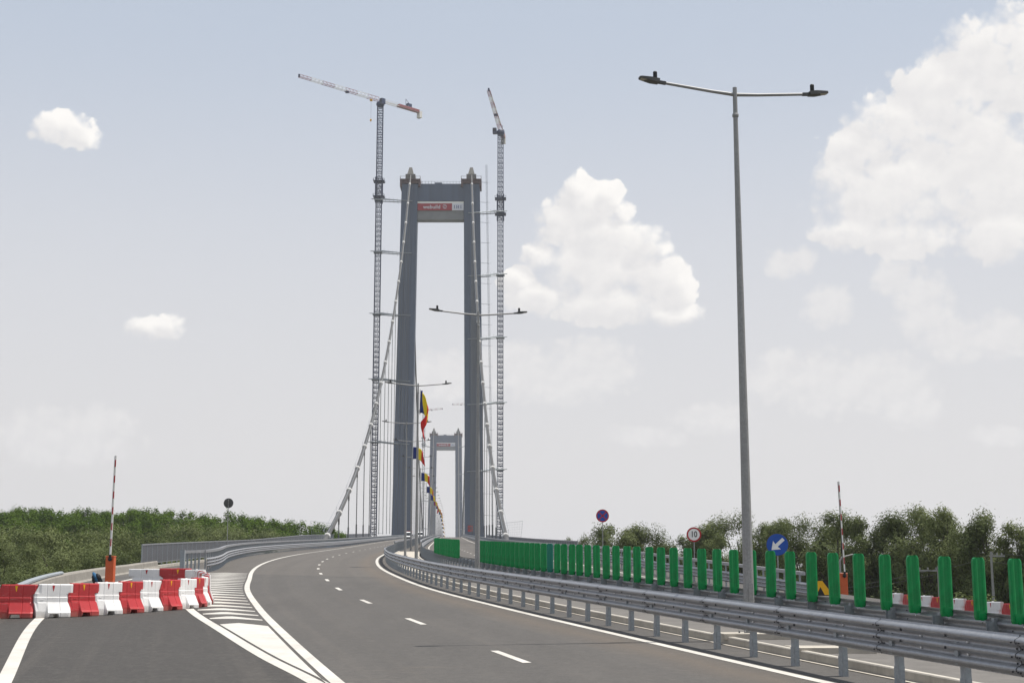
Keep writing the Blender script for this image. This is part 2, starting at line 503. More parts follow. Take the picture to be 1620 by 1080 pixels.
# ------------------------------------------------------------------ mesh builder
class MB:
    def __init__(self):
        self.v, self.f, self.mi = [], [], []

    def add(self, vs, fs, mi=0):
        b = len(self.v)
        self.v += [tuple(p) for p in vs]
        self.f += [tuple(b + i for i in q) for q in fs]
        self.mi += [mi] * len(fs)

    def box(self, c, s, mi=0, rz=0.0, rot=None, taper=1.0):
        hx, hy, hz = s[0] / 2, s[1] / 2, s[2] / 2
        pts = []
        for z, t in ((-hz, 1.0), (hz, taper)):
            for x, y in ((-hx, -hy), (hx, -hy), (hx, hy), (-hx, hy)):
                pts.append(Vector((x * t, y * t, z)))
        mt = rot if rot is not None else (Matrix.Rotation(rz, 3, 'Z') if rz else None)
        if mt is not None:
            pts = [mt @ p for p in pts]
        self.add([p + Vector(c) for p in pts], [(3, 2, 1, 0), (4, 5, 6, 7), (0, 1, 5, 4), (1, 2, 6, 5), (2, 3, 7, 6), (3, 0, 4, 7)], mi)

    def tube(self, pts, r, n=6, mi=0, caps=True):
        pts = [Vector(p) for p in pts]
        rs = r if isinstance(r, (list, tuple)) else [r] * len(pts)
        rings = []
        up = None
        for i, p in enumerate(pts):
            t = (pts[min(i + 1, len(pts) - 1)] - pts[max(i - 1, 0)])
            t = t.normalized() if t.length > 1e-9 else Vector((0, 0, 1))
            if up is None:
                up = Vector((0, 0, 1)) if abs(t.z) < 0.9 else Vector((1, 0, 0))
            a = t.cross(up)
            a = a.normalized() if a.length > 1e-6 else t.orthogonal().normalized()
            b = a.cross(t).normalized()
            up = b
            rings.append([p + (a * math.cos(2 * math.pi * (j + .5) / n) + b * math.sin(2 * math.pi * (j + .5) / n)) * rs[i] for j in range(n)])
        vs = [q for ring in rings for q in ring]
        fs = []
        for i in range(len(pts) - 1):
            for j in range(n):
                fs.append((i * n + j, i * n + (j + 1) % n, (i + 1) * n + (j + 1) % n, (i + 1) * n + j))
        if caps:
            fs.append(tuple(range(n - 1, -1, -1)))
            fs.append(tuple((len(pts) - 1) * n + j for j in range(n)))
        self.add(vs, fs, mi)

    def lathe(self, prof, n=16, c=(0, 0, 0), mi=0, axis='Z'):
        vs, fs = [], []
        for r, z in prof:
            for j in range(n):
                a = 2 * math.pi * j / n
                p = (r * math.cos(a), r * math.sin(a), z)
                if axis == 'Y':
                    p = (p[0], p[2], p[1])
                elif axis == 'X':
                    p = (p[2], p[0], p[1])
                vs.append((p[0] + c[0], p[1] + c[1], p[2] + c[2]))
        for i in range(len(prof) - 1):
            for j in range(n):
                fs.append((i * n + j, i * n + (j + 1) % n, (i + 1) * n + (j + 1) % n, (i + 1) * n + j))
        fs.append(tuple(range(n - 1, -1, -1)))
        fs.append(tuple((len(prof) - 1) * n + j for j in range(n)))
        self.add(vs, fs, mi)

    def prism(self, poly, y0, y1, mi=0):
        """polygon of (x, z) extruded from y0 to y1"""
        n = len(poly)
        vs = [(x, y0, z) for x, z in poly] + [(x, y1, z) for x, z in poly]
        fs = [tuple(range(n)), tuple(range(2 * n - 1, n - 1, -1))]
        fs += [(i, n + i, n + (i + 1) % n, (i + 1) % n) for i in range(n)]
        self.add(vs, fs, mi)

    def sweep(self, frames, prof, mi=0, closed=False, caps=False):
        """frames: list of (point, side vector); prof: list of (side, up)"""
        n = len(prof)
        vs, fs = [], []
        for p, s in frames:
            for o, u in prof:
                vs.append((p.x + s.x * o, p.y + s.y * o, p.z + s.z * o + u))
        m = n if closed else n - 1
        for i in range(len(frames) - 1):
            for j in range(m):
                fs.append((i * n + j, i * n + (j + 1) % n, (i + 1) * n + (j + 1) % n, (i + 1) * n + j))
        if closed and caps:
            fs.append(tuple(range(n - 1, -1, -1)))
            fs.append(tuple((len(frames) - 1) * n + j for j in range(n)))
        self.add(vs, fs, mi)

    def mesh(self, name, mats, origin=(0, 0, 0), smooth=False):
        me = bpy.data.meshes.new(name)
        o = origin
        me.from_pydata([(a - o[0], b - o[1], c - o[2]) for a, b, c in self.v], [], self.f)
        for m in mats:
            me.materials.append(m)
        me.polygons.foreach_set('material_index', self.mi)
        if smooth:
            me.polygons.foreach_set('use_smooth', [True] * len(self.f))
        me.update()
        return me

    def build(self, name, mats, parent=None, smooth=False, origin=None, normals=True):
        mats = [M[m] if isinstance(m, str) else m for m in (mats if isinstance(mats, (list, tuple)) else [mats])]
        if origin is None:
            origin = wloc(parent) if parent else Vector((0, 0, 0))
        me = self.mesh(name, mats, origin, smooth)
        if normals:
            fix_normals(me)
        ob = bpy.data.objects.new(name, me)
        COL.objects.link(ob)
        if parent:
            ob.parent = parent
        else:
            ob.location = origin
        return ob


def fix_normals(me):
    import bmesh
    bm = bmesh.new()
    bm.from_mesh(me)
    bmesh.ops.recalc_face_normals(bm, faces=bm.faces)
    bm.to_mesh(me)
    bm.free()


def wloc(o):
    v = Vector((0, 0, 0))
    while o is not None:
        v = v + Vector(o.location)
        o = o.parent
    return v


def tag(o, label=None, cat=None, group=None, kind=None):
    if label:
        o['label'] = label
    if cat:
        o['category'] = cat
    if group:
        o['group'] = group
    if kind:
        o['kind'] = kind
    return o


def thing(name, label, cat, loc=(0, 0, 0), group=None):
    o = bpy.data.objects.new(name, None)
    o.empty_display_size = 0.3
    COL.objects.link(o)
    o.location = loc
    return tag(o, label, cat, group)


def dup(o, loc=None, rz=None, label=None, parent=None, scale=None):
    c = o.copy()
    COL.objects.link(c)
    if parent is not None:
        c.parent = parent
    if loc is not None:
        c.location = loc
    if rz is not None:
        c.rotation_euler = (0, 0, rz)
    if scale is not None:
        c.scale = scale
    if label:
        c['label'] = label
    for ch in list(KIDS.get(o.name, ())):
        dup(ch, parent=c)
    return c


KIDS = {}


def index_kids():
    KIDS.clear()
    for o in COL.objects:
        if o.parent:
            KIDS.setdefault(o.parent.name, []).append(o)


def bevel(o, w, seg=1):
    m = o.modifiers.new('bevel', 'BEVEL')
    m.width = w
    m.segments = seg
    m.limit_method = 'ANGLE'
    m.angle_limit = R(30)
    return o


ONES = ['', 'first', 'second', 'third', 'fourth', 'fifth', 'sixth', 'seventh', 'eighth', 'ninth', 'tenth', 'eleventh', 'twelfth', 'thirteenth',
        'fourteenth', 'fifteenth', 'sixteenth', 'seventeenth', 'eighteenth', 'nineteenth']
TENS = ['', '', 'twent', 'thirt', 'fort', 'fift', 'sixt', 'sevent']


def nth(n):
    if n < 20:
        return ONES[n]
    t, u = divmod(n, 10)
    return TENS[t] + ('ieth' if u == 0 else 'y-' + ONES[u])


# ------------------------------------------------------------------ lines of the road (metres; camera at the origin, y forward)
class Curve:
    """smooth x(y) through knots, monotone-safe cubic, straight beyond the ends"""
    def __init__(self, pts):
        self.p = sorted(pts)
        n = len(self.p)
        d = [(self.p[i + 1][1] - self.p[i][1]) / (self.p[i + 1][0] - self.p[i][0]) for i in range(n - 1)]
        self.m = [d[0]] + [(d[i - 1] + d[i]) / 2 for i in range(1, n - 1)] + [d[-1]]

    def __call__(self, y):
        p, m = self.p, self.m
        if y <= p[0][0]:
            return p[0][1] + m[0] * (y - p[0][0])
        if y >= p[-1][0]:
            return p[-1][1] + m[-1] * (y - p[-1][0])
        for i in range(len(p) - 1):
            if y <= p[i + 1][0]:
                break
        h = p[i + 1][0] - p[i][0]
        t = (y - p[i][0]) / h
        return ((2 * t ** 3 - 3 * t * t + 1) * p[i][1] + (t ** 3 - 2 * t * t + t) * h * m[i]
                + (-2 * t ** 3 + 3 * t * t) * p[i + 1][1] + (t ** 3 - t * t) * h * m[i + 1])


def axis(y):
    return -5.764 - 0.041757 * y


NEAR, FAR, MID = 718.0, 1838.0, 1278.0
GR = 0.0479


def zp(y):
    """height of the carriageway along the bridge axis"""
    if y > MID:
        y = 2 * MID - y
    if y <= 650:
        return -2.45 + GR * y
    return -2.45 + GR * 650 + GR * (y - 650) - GR / 628 / 2 * (y - 650) ** 2


MED = Curve([(-60, 29.6), (-30, 21.6), (0, 13.7), (12, 10.7), (24.66, 7.66), (34, 5.5), (48.2, 2.3), (64.6, -1.05), (80.6, -3.6), (103, -6.6),
             (134, -9.6), (160, -11.3), (184, -12.5), (224, -14.5), (265, -16.45), (320, -18.95), (400, axis(400)), (600, axis(600)), (2300, axis(2300))])
o_L = Curve([(-60, -10.45), (25, -10.50), (30, -10.50), (75, -10.45), (89, -10.75), (125, -11.5), (165, -11.8), (198, -11.35), (240, -10.9), (300, -10.7), (2300, -10.7)])
o_B = Curve([(60, -12.9), (86, -14.3), (89, -13.75), (95, -13.4), (125, -14.9), (156, -16.0), (187, -15.6), (213, -14.2), (250, -12.9), (300, -12.5), (2300, -12.5)])
o_Q = Curve([(-60, 16.4), (60, 16.2), (69, 16.0), (79, 15.7), (100, 14.9), (120, 14.2), (160, 13.4), (220, 12.6), (300, 12.5), (2300, 12.5)])
WAL = Curve([(-60, 6.0), (-20, -2.0), (0, -5.8), (25, -11.0), (46, -15.6), (66.8, -20.6), (84, -23.85), (111, -27.6), (150, -29.9), (190, -31.3), (230, axis(230) - 17.6),
             (300, axis(300) - 17.6), (2300, axis(2300) - 17.6)])
LL = lambda y: MED(y) + o_L(y)
BB = lambda y: MED(y) + o_B(y)
QQ = lambda y: MED(y) + o_Q(y)
RL = lambda y: MED(y) - (2.5 if y < 170 else max(1.9, 2.5 - (y - 170) * 0.01))
RR = lambda y: MED(y) + (2.5 if y < 170 else max(1.9, 2.5 - (y - 170) * 0.01))
NB = lambda y: MED(y) - (1.72 if y < 170 else max(1.1, 1.72 - (y - 170) * 0.01))
PB = lambda y: MED(y) + (2.05 if y < 120 else max(1.1, 2.05 - (y - 120) * 0.012))


def zr(x, y):
    """road surface: the right-hand carriageway banks down to the right in the curve"""
    rate = min(max((115 - y) / 46.0, 0.0), 1.15) * 0.06
    dip = 0.0
    if 55 < y < 236 and x < MED(y) - 10:
        dip = 0.42 * min((y - 55) / 50.0, 1.0) * min((236 - y) / 60.0, 1.0) * min(max((BB(y) - 0.3 - x) / 2.5, 0.0), 1.0)
    return zp(y) - dip - rate * max(0.0, min(x - (MED(y) + 2.0), 24.0))


def path(fx, y0, y1, step=None, dz=0.0):
    """list of points following x = fx(y), on the road, roughly evenly spaced"""
    out, y = [], y0
    while True:
        x = fx(y)
        out.append(Vector((x, y, zr(x, y) + dz)))
        if y >= y1 - 1e-6:
            break
        s = step if step else (1.0 if y < 120 else 2.5 if y < 260 else 8.0 if y < 800 else 24.0)
        dxy = (fx(y + 0.5) - fx(y)) / 0.5
        y = min(y + s / math.sqrt(1 + dxy * dxy), y1)
    return out


def frames(pts, sgn=1):
    """(point, side) pairs; side = right of travel * sgn"""
    out = []
    for i, p in enumerate(pts):
        t = pts[min(i + 1, len(pts) - 1)] - pts[max(i - 1, 0)]
        s = Vector((t.y, -t.x, 0)).normalized() * sgn
        out.append((p, s))
    return out


def at_arc(pts, d):
    """point and heading at arc length d along a polyline"""
    for i in range(len(pts) - 1):
        l = (pts[i + 1] - pts[i]).length
        if d <= l:
            t = pts[i + 1] - pts[i]
            return pts[i] + t * (d / l), t.normalized()
        d -= l
    t = (pts[-1] - pts[-2]).normalized()
    return pts[-1] + t * d, t


def arclen(pts):
    return sum((pts[i + 1] - pts[i]).length for i in range(len(pts) - 1))

# ================================================================== SETTING
def strip(mb, fx, w, y0, y1, dz=0.006, mi=0, step=None):
    pts = path(fx, y0, y1, step)
    fr = frames(pts)
    vs, fs = [], []
    for p, s in fr:
        for o in (-w / 2, w / 2):
            x, y = p.x + s.x * o, p.y + s.y * o
            vs.append((x, y, zr(x, y) + dz))
    for i in range(len(fr) - 1):
        fs.append((2 * i, 2 * i + 1, 2 * i + 3, 2 * i + 2))
    mb.add(vs, fs, mi)


# ground: flood plain to the horizon
mb = MB()
N = 24
for i in range(N + 1):
    for j in range(N + 1):
        mb.v.append((-5600 + 11200 * i / N, -1500 + 9500 * j / N, -9.0))
for i in range(N):
    for j in range(N):
        a = i * (N + 1) + j
        mb.f.append((a, a + N + 1, a + N + 2, a + 1))
        mb.mi.append(0)
tag(mb.build('ground', 'meadow'), kind='structure')

# the river under the main span
mb = MB()
mb.add([(-5500, 800, -8.9), (5500, 560, -8.9), (5500, 1560, -8.9), (-5500, 1800, -8.9)], [(0, 1, 2, 3)])
kw = NT('river_water')
kw.bump(kw.noise(kw.coord('Object'), 0.6, 5), 0.3, 0.2)
tag(mb.build('water', kw.set(Base_Color=(0.10, 0.10, 0.08), Roughness=0.12)), kind='structure')


def road_left(y):
    return WAL(y) + 0.1 if y < 236 else BB(y) - 0.45


def road_right(y):
    if y < 55:
        return MED(y) + 27
    if y < 90:
        t = (y - 55) / 35
        return (MED(y) + 27) * (1 - t) + (QQ(y) + 3.4) * t
    if y < 236:
        return QQ(y) + 3.4
    return QQ(y) + 0.45


ys = [-60 + 2 * i for i in range(100)] + [140 + 4 * i for i in range(25)] + [240 + 10 * i for i in range(58)] + [820 + 30 * i for i in range(49)]
mb = MB()
for y in ys:
    l, r, m = road_left(y), road_right(y), MED(y)
    bq = min(max(BB(y), l + 2.6), m - 8)
    xs = [l, bq - 2.8 if bq - 2.8 > l + .1 else l + .1, bq - 0.3, bq + .5, (bq + m) / 2, (bq + m) / 2 + 3, m - 1] + [m + 2.0] + [m + 2 + (r - m - 2) * i / 6 for i in range(1, 7)]
    mb.v += [(x, y, zr(x, y)) for x in xs]
for i in range(len(ys) - 1):
    for j in range(13):
        a = i * 14 + j
        mb.f.append((a, a + 1, a + 15, a + 14))
        mb.mi.append(0)
road = tag(mb.build('road', 'asphalt'), kind='structure')
uvl = road.data.uv_layers.new(name='lane')              # across the road, along the road
for lp_ in road.data.loops:
    co = road.data.vertices[lp_.vertex_index].co
    uvl.data[lp_.index].uv = (co.x - MED(co.y), co.y)

# embankment carrying the approach road
mb = MB()
for side in (0, 1):
    b = len(mb.v)
    ye = [-60 + 5 * i for i in range(61)]
    for y in ye:
        e = WAL(y) - 0.2 if side == 0 else road_right(y) + 0.02
        d = -1 if side == 0 else 1
        z0 = zr(e, y) - 0.06
        run = (z0 + 9.2) * 1.7
        for o, z in ((-0.6, z0 - 0.25), (0.0, z0), (1.2, z0 - 0.1), (1.2 + run * 0.5, z0 - (z0 + 9.2) * 0.5), (1.2 + run, -9.2)):
            mb.v.append((e + d * o, y, z))
    for i in range(len(ye) - 1):
        for j in range(4):
            a = b + i * 5 + j
            mb.f.append((a, a + 1, a + 6, a + 5))
            mb.mi.append(0)
tag(mb.build('embankment', 'meadow'), kind='structure')
mb = MB()
mb.box((axis(240) + 0, 241, 0.2), (36, 2.0, 17.5))
tag(mb.build('abutment', 'concrete'), 'pale concrete abutment wall under the start of the bridge deck', 'abutment')

# median island with kerbs
def med_half(y):
    return 0.95 if y < 74 else min(0.95 + (y - 74) * 0.02, 1.30)


mb = MB()
for sgn in (-1, 1):
    fr = []
    for y in [-60 + 1.5 * i for i in range(160)]:
        x = MED(y) + sgn * med_half(y)
        fr.append((Vector((x, y, zr(x, y))), Vector((1.0, 0, 0))))
    mb.sweep(fr, [(-0.075, -0.1), (-0.075, 0.15), (-0.06, 0.17), (0.06, 0.17), (0.075, 0.15), (0.075, -0.1)])
kerb = tag(mb.build('kerb', 'concrete'), kind='structure')
mb = MB()
yy = [-60 + 2 * i for i in range(120)]
for y in yy:
    h = med_half(y) - 0.05
    for x in (MED(y) - h, MED(y), MED(y) + h):
        mb.v.append((x, y, zr(x, y) + 0.11))
for i in range(len(yy) - 1):
    for j in range(2):
        a = i * 3 + j
        mb.f.append((a, a + 1, a + 4, a + 3))
        mb.mi.append(1 if yy[i] > 88 else 0)
# concrete gutter strip and the lamp plinths
for y, s in ((30.0, 1.7), (34, 2.2), (70.5, 2.0)):
    mb.box((MED(y) - 0.1, y, zp(y) + 0.12), (1.5, s, 0.12), 1)
median = tag(mb.build('median', ['median', 'pad']), kind='structure')
mb = MB()
strip(mb, lambda y: MED(y) - med_half(y) - 0.16, 0.10, -40, 88, 0.012)
tag(mb.build('gutter', 'pad', kerb), kind='structure')

# painted lines
mb = MB()
strip(mb, RL, 0.22, -40, 1838)
strip(mb, LL, 0.23, -40, 168)
strip(mb, LL, 0.2, 168, 1838)
tag(mb.build('edge_line', 'paint', road), kind='structure')
mb = MB()
strip(mb, RR, 0.20, -40, 1838)
strip(mb, lambda y: QQ(y) - 1.6, 0.20, 62, 1838)
tag(mb.build('edge_line', 'paint', road), kind='structure')
mb = MB()
mid_l = lambda y: (RL(y) + LL(y)) / 2
mid_r = lambda y: (RR(y) + QQ(y) - 1.6) / 2
for fx, y0 in ((mid_l, 28.7), (mid_r, 27.0)):
    base = path(fx, -20, 900)
    d0 = 0.0
    # arc length at which y reaches y0
    for i in range(len(base) - 1):
        if base[i + 1].y > y0:
            d0 += (y0 - base[i].y)
            break
        d0 += (base[i + 1] - base[i]).length
    d = d0 - 24.0
    while d < 760:
        p, _ = at_arc(base, d)
        q, _ = at_arc(base, d + 2.9)
        strip(mb, fx, 0.17, p.y, q.y, 0.006, 0, 1.5)
        d += 11.85
tag(mb.build('lane_line', 'paint', road), kind='structure')
GL = Curve([(10, 0.8), (24.65, -3.20), (29.5, -4.80), (37.4, -7.21), (46, -9.78), (58, -12.9), (75, -16.2), (92, -18.9), (100, -20.1)])
mb = MB()
strip(mb, GL, 0.26, 22.0, 92, 0.006)
strip(mb, Curve([(10, -4.0), (24.66, -8.3), (42.05, -13.28), (68.4, -19.23), (85.3, -21.78), (110, -25.2)]), 0.26, 8, 112)
tag(mb.build('gore_line', 'paint', road), kind='structure')
mb = MB()


def gore_pt(t, y):
    a, b = GL(y) + 0.215, LL(y) - 0.20
    return a + (b - a) * t


def chev(t, y):
    hw = (LL(y) - GL(y)) / 2
    if t < 0.45:
        return -(0.5 + 0.1 * hw) * (1 - t / 0.45)
    return -(1.1 + 0.25 * hw) * (t - 0.45) / 0.55


def chevron_bar(ya, yb, nt=8, ny=1):
    vs, fs = [], []
    for iy in range(ny + 1):
        for it in range(nt + 1):
            t = it / nt
            tap = 0.30 + 0.70 * (t / 0.45 if t < 0.45 else 1 - (t - 0.45) / 0.55 * 0.95)
            y0 = ya + (yb - ya) * (0.5 + (iy / ny - 0.5) * tap)
            y = y0 + chev(t, y0)
            x = gore_pt(t, y)
            vs.append((x, y, zp(y) + 0.006))
    for iy in range(ny):
        for it in range(nt):
            a = iy * (nt + 1) + it
            fs.append((a, a + 1, a + nt + 2, a + nt + 1))
    mb.add(vs, fs)


y = 42.6
while y < 90:
    chevron_bar(y, y + 1.3)
    y += 2.3
vs, fs = [], []
for i in range(15):
    y0 = 23.2 + i * 17.4 / 14
    for t in (0, 0.25, 0.45, 0.75, 1):
        y = y0 + chev(t, y0) * (i / 14) ** 4
        vs.append((gore_pt(t, y), y, zp(y) + 0.006))
for i in range(14):
    for j in range(4):
        a = i * 5 + j
        fs.append((a, a + 1, a + 6, a + 5))
mb.add(vs, fs)
tag(mb.build('gore_chevrons', 'paint', road), kind='structure')
# asphalt butt joint strip over the bridge expansion joint
mb = MB()
for yj in (236, 660):
    for a, b in ((BB(yj), NB(yj)), (PB(yj), QQ(yj))):
        mb.add([(a, yj, zp(yj) + .008), (b, yj, zp(yj) + .008), (b, yj + .5, zp(yj + .5) + .008), (a, yj + .5, zp(yj + .5) + .008)], [(0, 1, 2, 3)])
tag(mb.build('expansion_joint', 'galv_dull', road), kind='structure')

# ================================================================== GUARDRAILS
def thrie(z0=0.51, h=0.56, n=26, o0=0.10, d=0.088):
    pr = []
    for i in range(n + 1):
        z = h * i / n
        ph = math.cos(2 * math.pi * (z - 0.093) / 0.187)
        o = d / 2 + d / 2 * math.tanh(2.0 * ph) / math.tanh(2.0)
        pr.append((o0 + o, z0 + z))
    return pr


THRIE = thrie()
THRIE_LO = thrie(n=14)

post_cache = {}


def post_mesh(h, kind):
    """C-shaped driven post with the lighter sleeve round its foot"""
    key = (round(h, 2), kind)
    if key in post_cache:
        return post_cache[key]
    mb = MB()
    w, d, t = 0.14, 0.09, 0.008
    if kind == 'c':
        mb.box((0, -0.035, h / 2), (w, t, h))
        mb.box((-w / 2 + .004, 0.012, h / 2 + .001), (t, d, h - .004))
        mb.box((w / 2 - .004, 0.012, h / 2 + .001), (t, d, h - .004))
        mb.box((0, -0.045, 0.16), (w + .014, 0.010, 0.36))
        mb.box((w / 2 + .006, 0.005, 0.16), (0.010, 0.10, 0.36))
        mb.box((-w / 2 - .006, 0.005, 0.16), (0.010, 0.10, 0.36))
        mb.box((0, -0.088, 0.70), (0.10, 0.09, 0.32))          # block that carries the beam
    else:
        mb.box((0, 0, h / 2), (0.10, 0.07, h))
        mb.box((0, 0, 0.02), (0.22, 0.22, 0.03))
    me = mb.mesh('post', [M['galv_dull']])
    fix_normals(me)
    post_cache[key] = me
    return me


def guardrail(name, label, fx, y0, y1, sgn, step, post_h=0.98, kind='c', top=False, joints=130, detail=True, n_posts=100, group=None, both=False, lower=0.0):
    pts = path(fx, y0, y1)
    root = thing(name, label, 'guardrail', pts[0], group)
    fr = frames(pts, sgn)
    mb = MB()
    drop = 0.18 if kind == 'b' else lower
    THR = [(o, z - drop) for o, z in THRIE]
    THL = [(o, z - drop) for o, z in THRIE_LO]
    near = [k for k in fr if k[0].y <= 150]
    far = [k for k in fr if k[0].y >= (near[-1][0].y if near else -1e9)]
    if len(near) > 1:
        mb.sweep(near, THR)
    if len(far) > 1:
        mb.sweep(far, THL)
    if both:
        for grp in (near, far):
            if len(grp) > 1:
                mb.sweep([(p, -s) for p, s in grp], THL)
    if detail:
        d = 0.7
        L = arclen(pts)
        while d < L - 1:
            p, t = at_arc(pts, d)
            if p.y > joints:
                break
            s = Vector((t.y, -t.x, 0)).normalized() * sgn
            q = p + t * 0.022
            mb.sweep([(p, s), (q, s)], [(o + 0.004, z) for o, z in THR], 1)  # dark strip stands in for the shadow line along the overlapping beam edge
            for dd in (-0.09, -0.03, 0.10):
                for k in (3, 8, 12, 17, 21):
                    o, z = THR[k]
                    mb.box(p + t * dd + s * (o + 0.006) + Vector((0, 0, z)), (0.022, 0.02, 0.022), 1)
            for dd in (1.35, 2.7):
                for k in (9, 17):
                    o, z = THR[k]
                    mb.box(p + t * dd + s * (o + 0.012) + Vector((0, 0, z)), (0.03, 0.026, 0.03), 2, 0.3)
                    mb.box(p + t * (dd + .5) + s * (THR[k + 3][0] + 0.004) + Vector((0, 0, THR[k + 3][1])), (0.03, 0.02, 0.04), 1)
            d += 4.0
    mb.build('rail', ['galv', 'seam_shade_trim', 'bolt'], root, smooth=True, normals=False)
    if top:
        mb = MB()
        mb.sweep([(p + s * -0.02, s) for p, s in fr], [(-0.09, 1.20), (0.09, 1.20), (0.09, 1.36), (-0.09, 1.36)], closed=True, caps=True)
        mb.build('top_rail', ['galv'], root)
    L = arclen(pts)
    pm = post_mesh(post_h, kind)
    d, i = 0.35, 0
    rest = MB()
    first = None
    while d < L:
        p, t = at_arc(pts, d)
        rz = math.atan2(t.y, t.x) + (0 if sgn > 0 else math.pi)
        if i < n_posts:
            if first is None:
                first = bpy.data.objects.new('post', pm)
                COL.objects.link(first)
                first.parent = root
                o = first
            else:
                o = first.copy()
                COL.objects.link(o)
                o.parent = root
            o.location = p - pts[0]
            o.rotation_euler = (0, 0, rz)
        else:
            rest.box(p + Vector((0, 0, post_h / 2)), (0.11, 0.08, post_h), 0, rz)
        i += 1
        d += step if p.y < 700 else 6.0
    if rest.v:
        tag(rest.build('post', 'galv_dull', root), kind='stuff')
    return root, pts


near_root, near_pts = guardrail('guardrail', 'nearest three-wave galvanised guardrail, beside the white edge line, carrying no panels', NB, 8.0, 172, -1, 2.0,
                                group='galvanised guardrails')
pan_root, pan_pts = guardrail('guardrail', 'galvanised guardrail along the median that carries the row of green panels', PB, 16.0, 172, 1, 2.0, 0.80, group='galvanised guardrails', lower=0.13)
lb_root, lb_pts = guardrail('bridge_guardrail', 'tall steel guardrail with box top rail curving up the left edge of the bridge road', BB, 90, 1838, 1, 1.0, 1.28, 'b', True, 150,
                            group='bridge guardrails')
# the top rail starts earlier than the wave beam, on one stout end post
mb = MB()
p0 = Vector((BB(88) - 0.55, 86.6, zp(86.6)))
mb.box(p0 + Vector((0, 0, 0.70)), (0.26, 0.26, 1.42))
mb.build('end_post', 'galv_dull', lb_root)
mb = MB()
a0 = Vector((BB(90) - 0.02, 90, zp(90)))
fr = frames([p0, Vector((BB(88.5) - 0.36, 88.3, zp(88.3))), a0 + Vector((-0.02, 0.3, 0.014))])
mb.sweep(fr, [(-0.09, 1.20), (0.09, 1.20), (0.09, 1.36), (-0.09, 1.36)], closed=True, caps=True)
mb.build('top_rail', 'galv', lb_root)
for f_ in (0.12, 0.3, 0.48, 0.66, 0.84):
    q_ = p0.lerp(a0, f_)
    mb = MB()
    mb.box(q_ + Vector((-0.1, 0, 0.62)), (0.10, 0.08, 1.2))
    mb.build('post', 'galv_dull', lb_root)
rb_root, rb_pts = guardrail('bridge_guardrail', 'steel guardrail with box top rail at the far right, behind the green panels', QQ, 69, 1838, -1, 1.0, 1.28, 'b', False, 150,
                            group='bridge guardrails')
mb = MB()
fr = frames([p for p in rb_pts if p.y > 70], -1)
mb.sweep([(p + s * -0.06, s) for p, s in fr], [(-0.09, 1.20), (0.09, 1.20), (0.09, 1.36), (-0.09, 1.36)], closed=True, caps=True)
mb.build('top_rail', 'galv', rb_root)
# black and yellow end marker on its near end
e = rb_pts[0]
mb = MB()
zc = e.z + 0.62
mb.prism([(-0.62, -0.34), (0.62, -0.34), (0.62, 0.22), (0.48, 0.36), (-0.48, 0.36), (-0.62, 0.22)], -0.03, 0.03)
mb.prism([(-0.40, -0.30), (-0.19, -0.30), (0.0, 0.06), (0.0, 0.33), (-0.10, 0.33), (-0.40, -0.08)], -0.036, -0.031, 1)
mb.prism([(0.40, -0.30), (0.19, -0.30), (0.0, 0.06), (0.0, 0.33), (0.10, 0.33), (0.40, -0.08)], -0.036, -0.031, 1)
mb.v = [(a + e.x - 0.05, b + e.y - 0.45, c + zc + .08) for a, b, c in mb.v]
mb.build('end_marker', ['black', 'yellow'], rb_root)
guardrail('median_guardrail', 'guardrail on the left side of the bridge median, running away under the lamps', NB, 172.4, 1838, -1, 1.5, 1.28, 'b', True, 0, False,
          group='median guardrails on the bridge')
guardrail('median_guardrail', 'guardrail on the right side of the bridge median, beside the empty right lanes', PB, 172.4, 1838, 1, 1.5, 1.28, 'b', True, 0, False,
          group='median guardrails on the bridge')

# ------------------------------------------------------------------ green anti-glare panels on the median guardrail
def panel_mesh(matname):
    mb = MB()
    w, z0, z1 = 0.26, 0.80, 1.97
    n = 8
    prof = []                          # ribbed cross section
    for i in range(n + 1):
        x = -w / 2 + w * i / n
        prof.append((x, -0.028 if i in (0, 8) else (-0.042 if i in (1, 2, 6, 7) else -0.030)))
    rows = [(z0, 0.80), (z0 + .05, 0.97), (z0 + .16, 1.0), (z1 - .07, 1.0), (z1 - .025, 0.86), (z1, 0.66)]
    for side in (1, -1):
        b = len(mb.v)
        for z, k in rows:
            for x, y in prof:
                mb.v.append((x * k, y * side, z))
        for i in range(len(rows) - 1):
            for j in range(n):
                a = b + i * (n + 1) + j
                q = (a, a + 1, a + n + 2, a + n + 1)
                mb.f.append(q if side == 1 else q[::-1])
                mb.mi.append(0)
    # rim joining front and back
    m = (n + 1) * len(rows)
    for i in range(len(rows) - 1):
        for j in (0, n):
            a = i * (n + 1) + j
            mb.f.append((a, a + n + 1, a + n + 1 + m, a + m))
            mb.mi.append(0)
    for i in (0, len(rows) - 1):
        for j in range(n):
            a = i * (n + 1) + j
            mb.f.append((a, a + 1, a + 1 + m, a + m))
            mb.mi.append(0)
    mb.box((0, -0.052, z0 + 0.10), (0.17, 0.016, 0.16))
    mb.box((0, -0.052, z0 + 0.02), (0.05, 0.03, 0.06))
    me = mb.mesh('anti_glare_panel', [M[matname]])
    fix_normals(me)
    return me


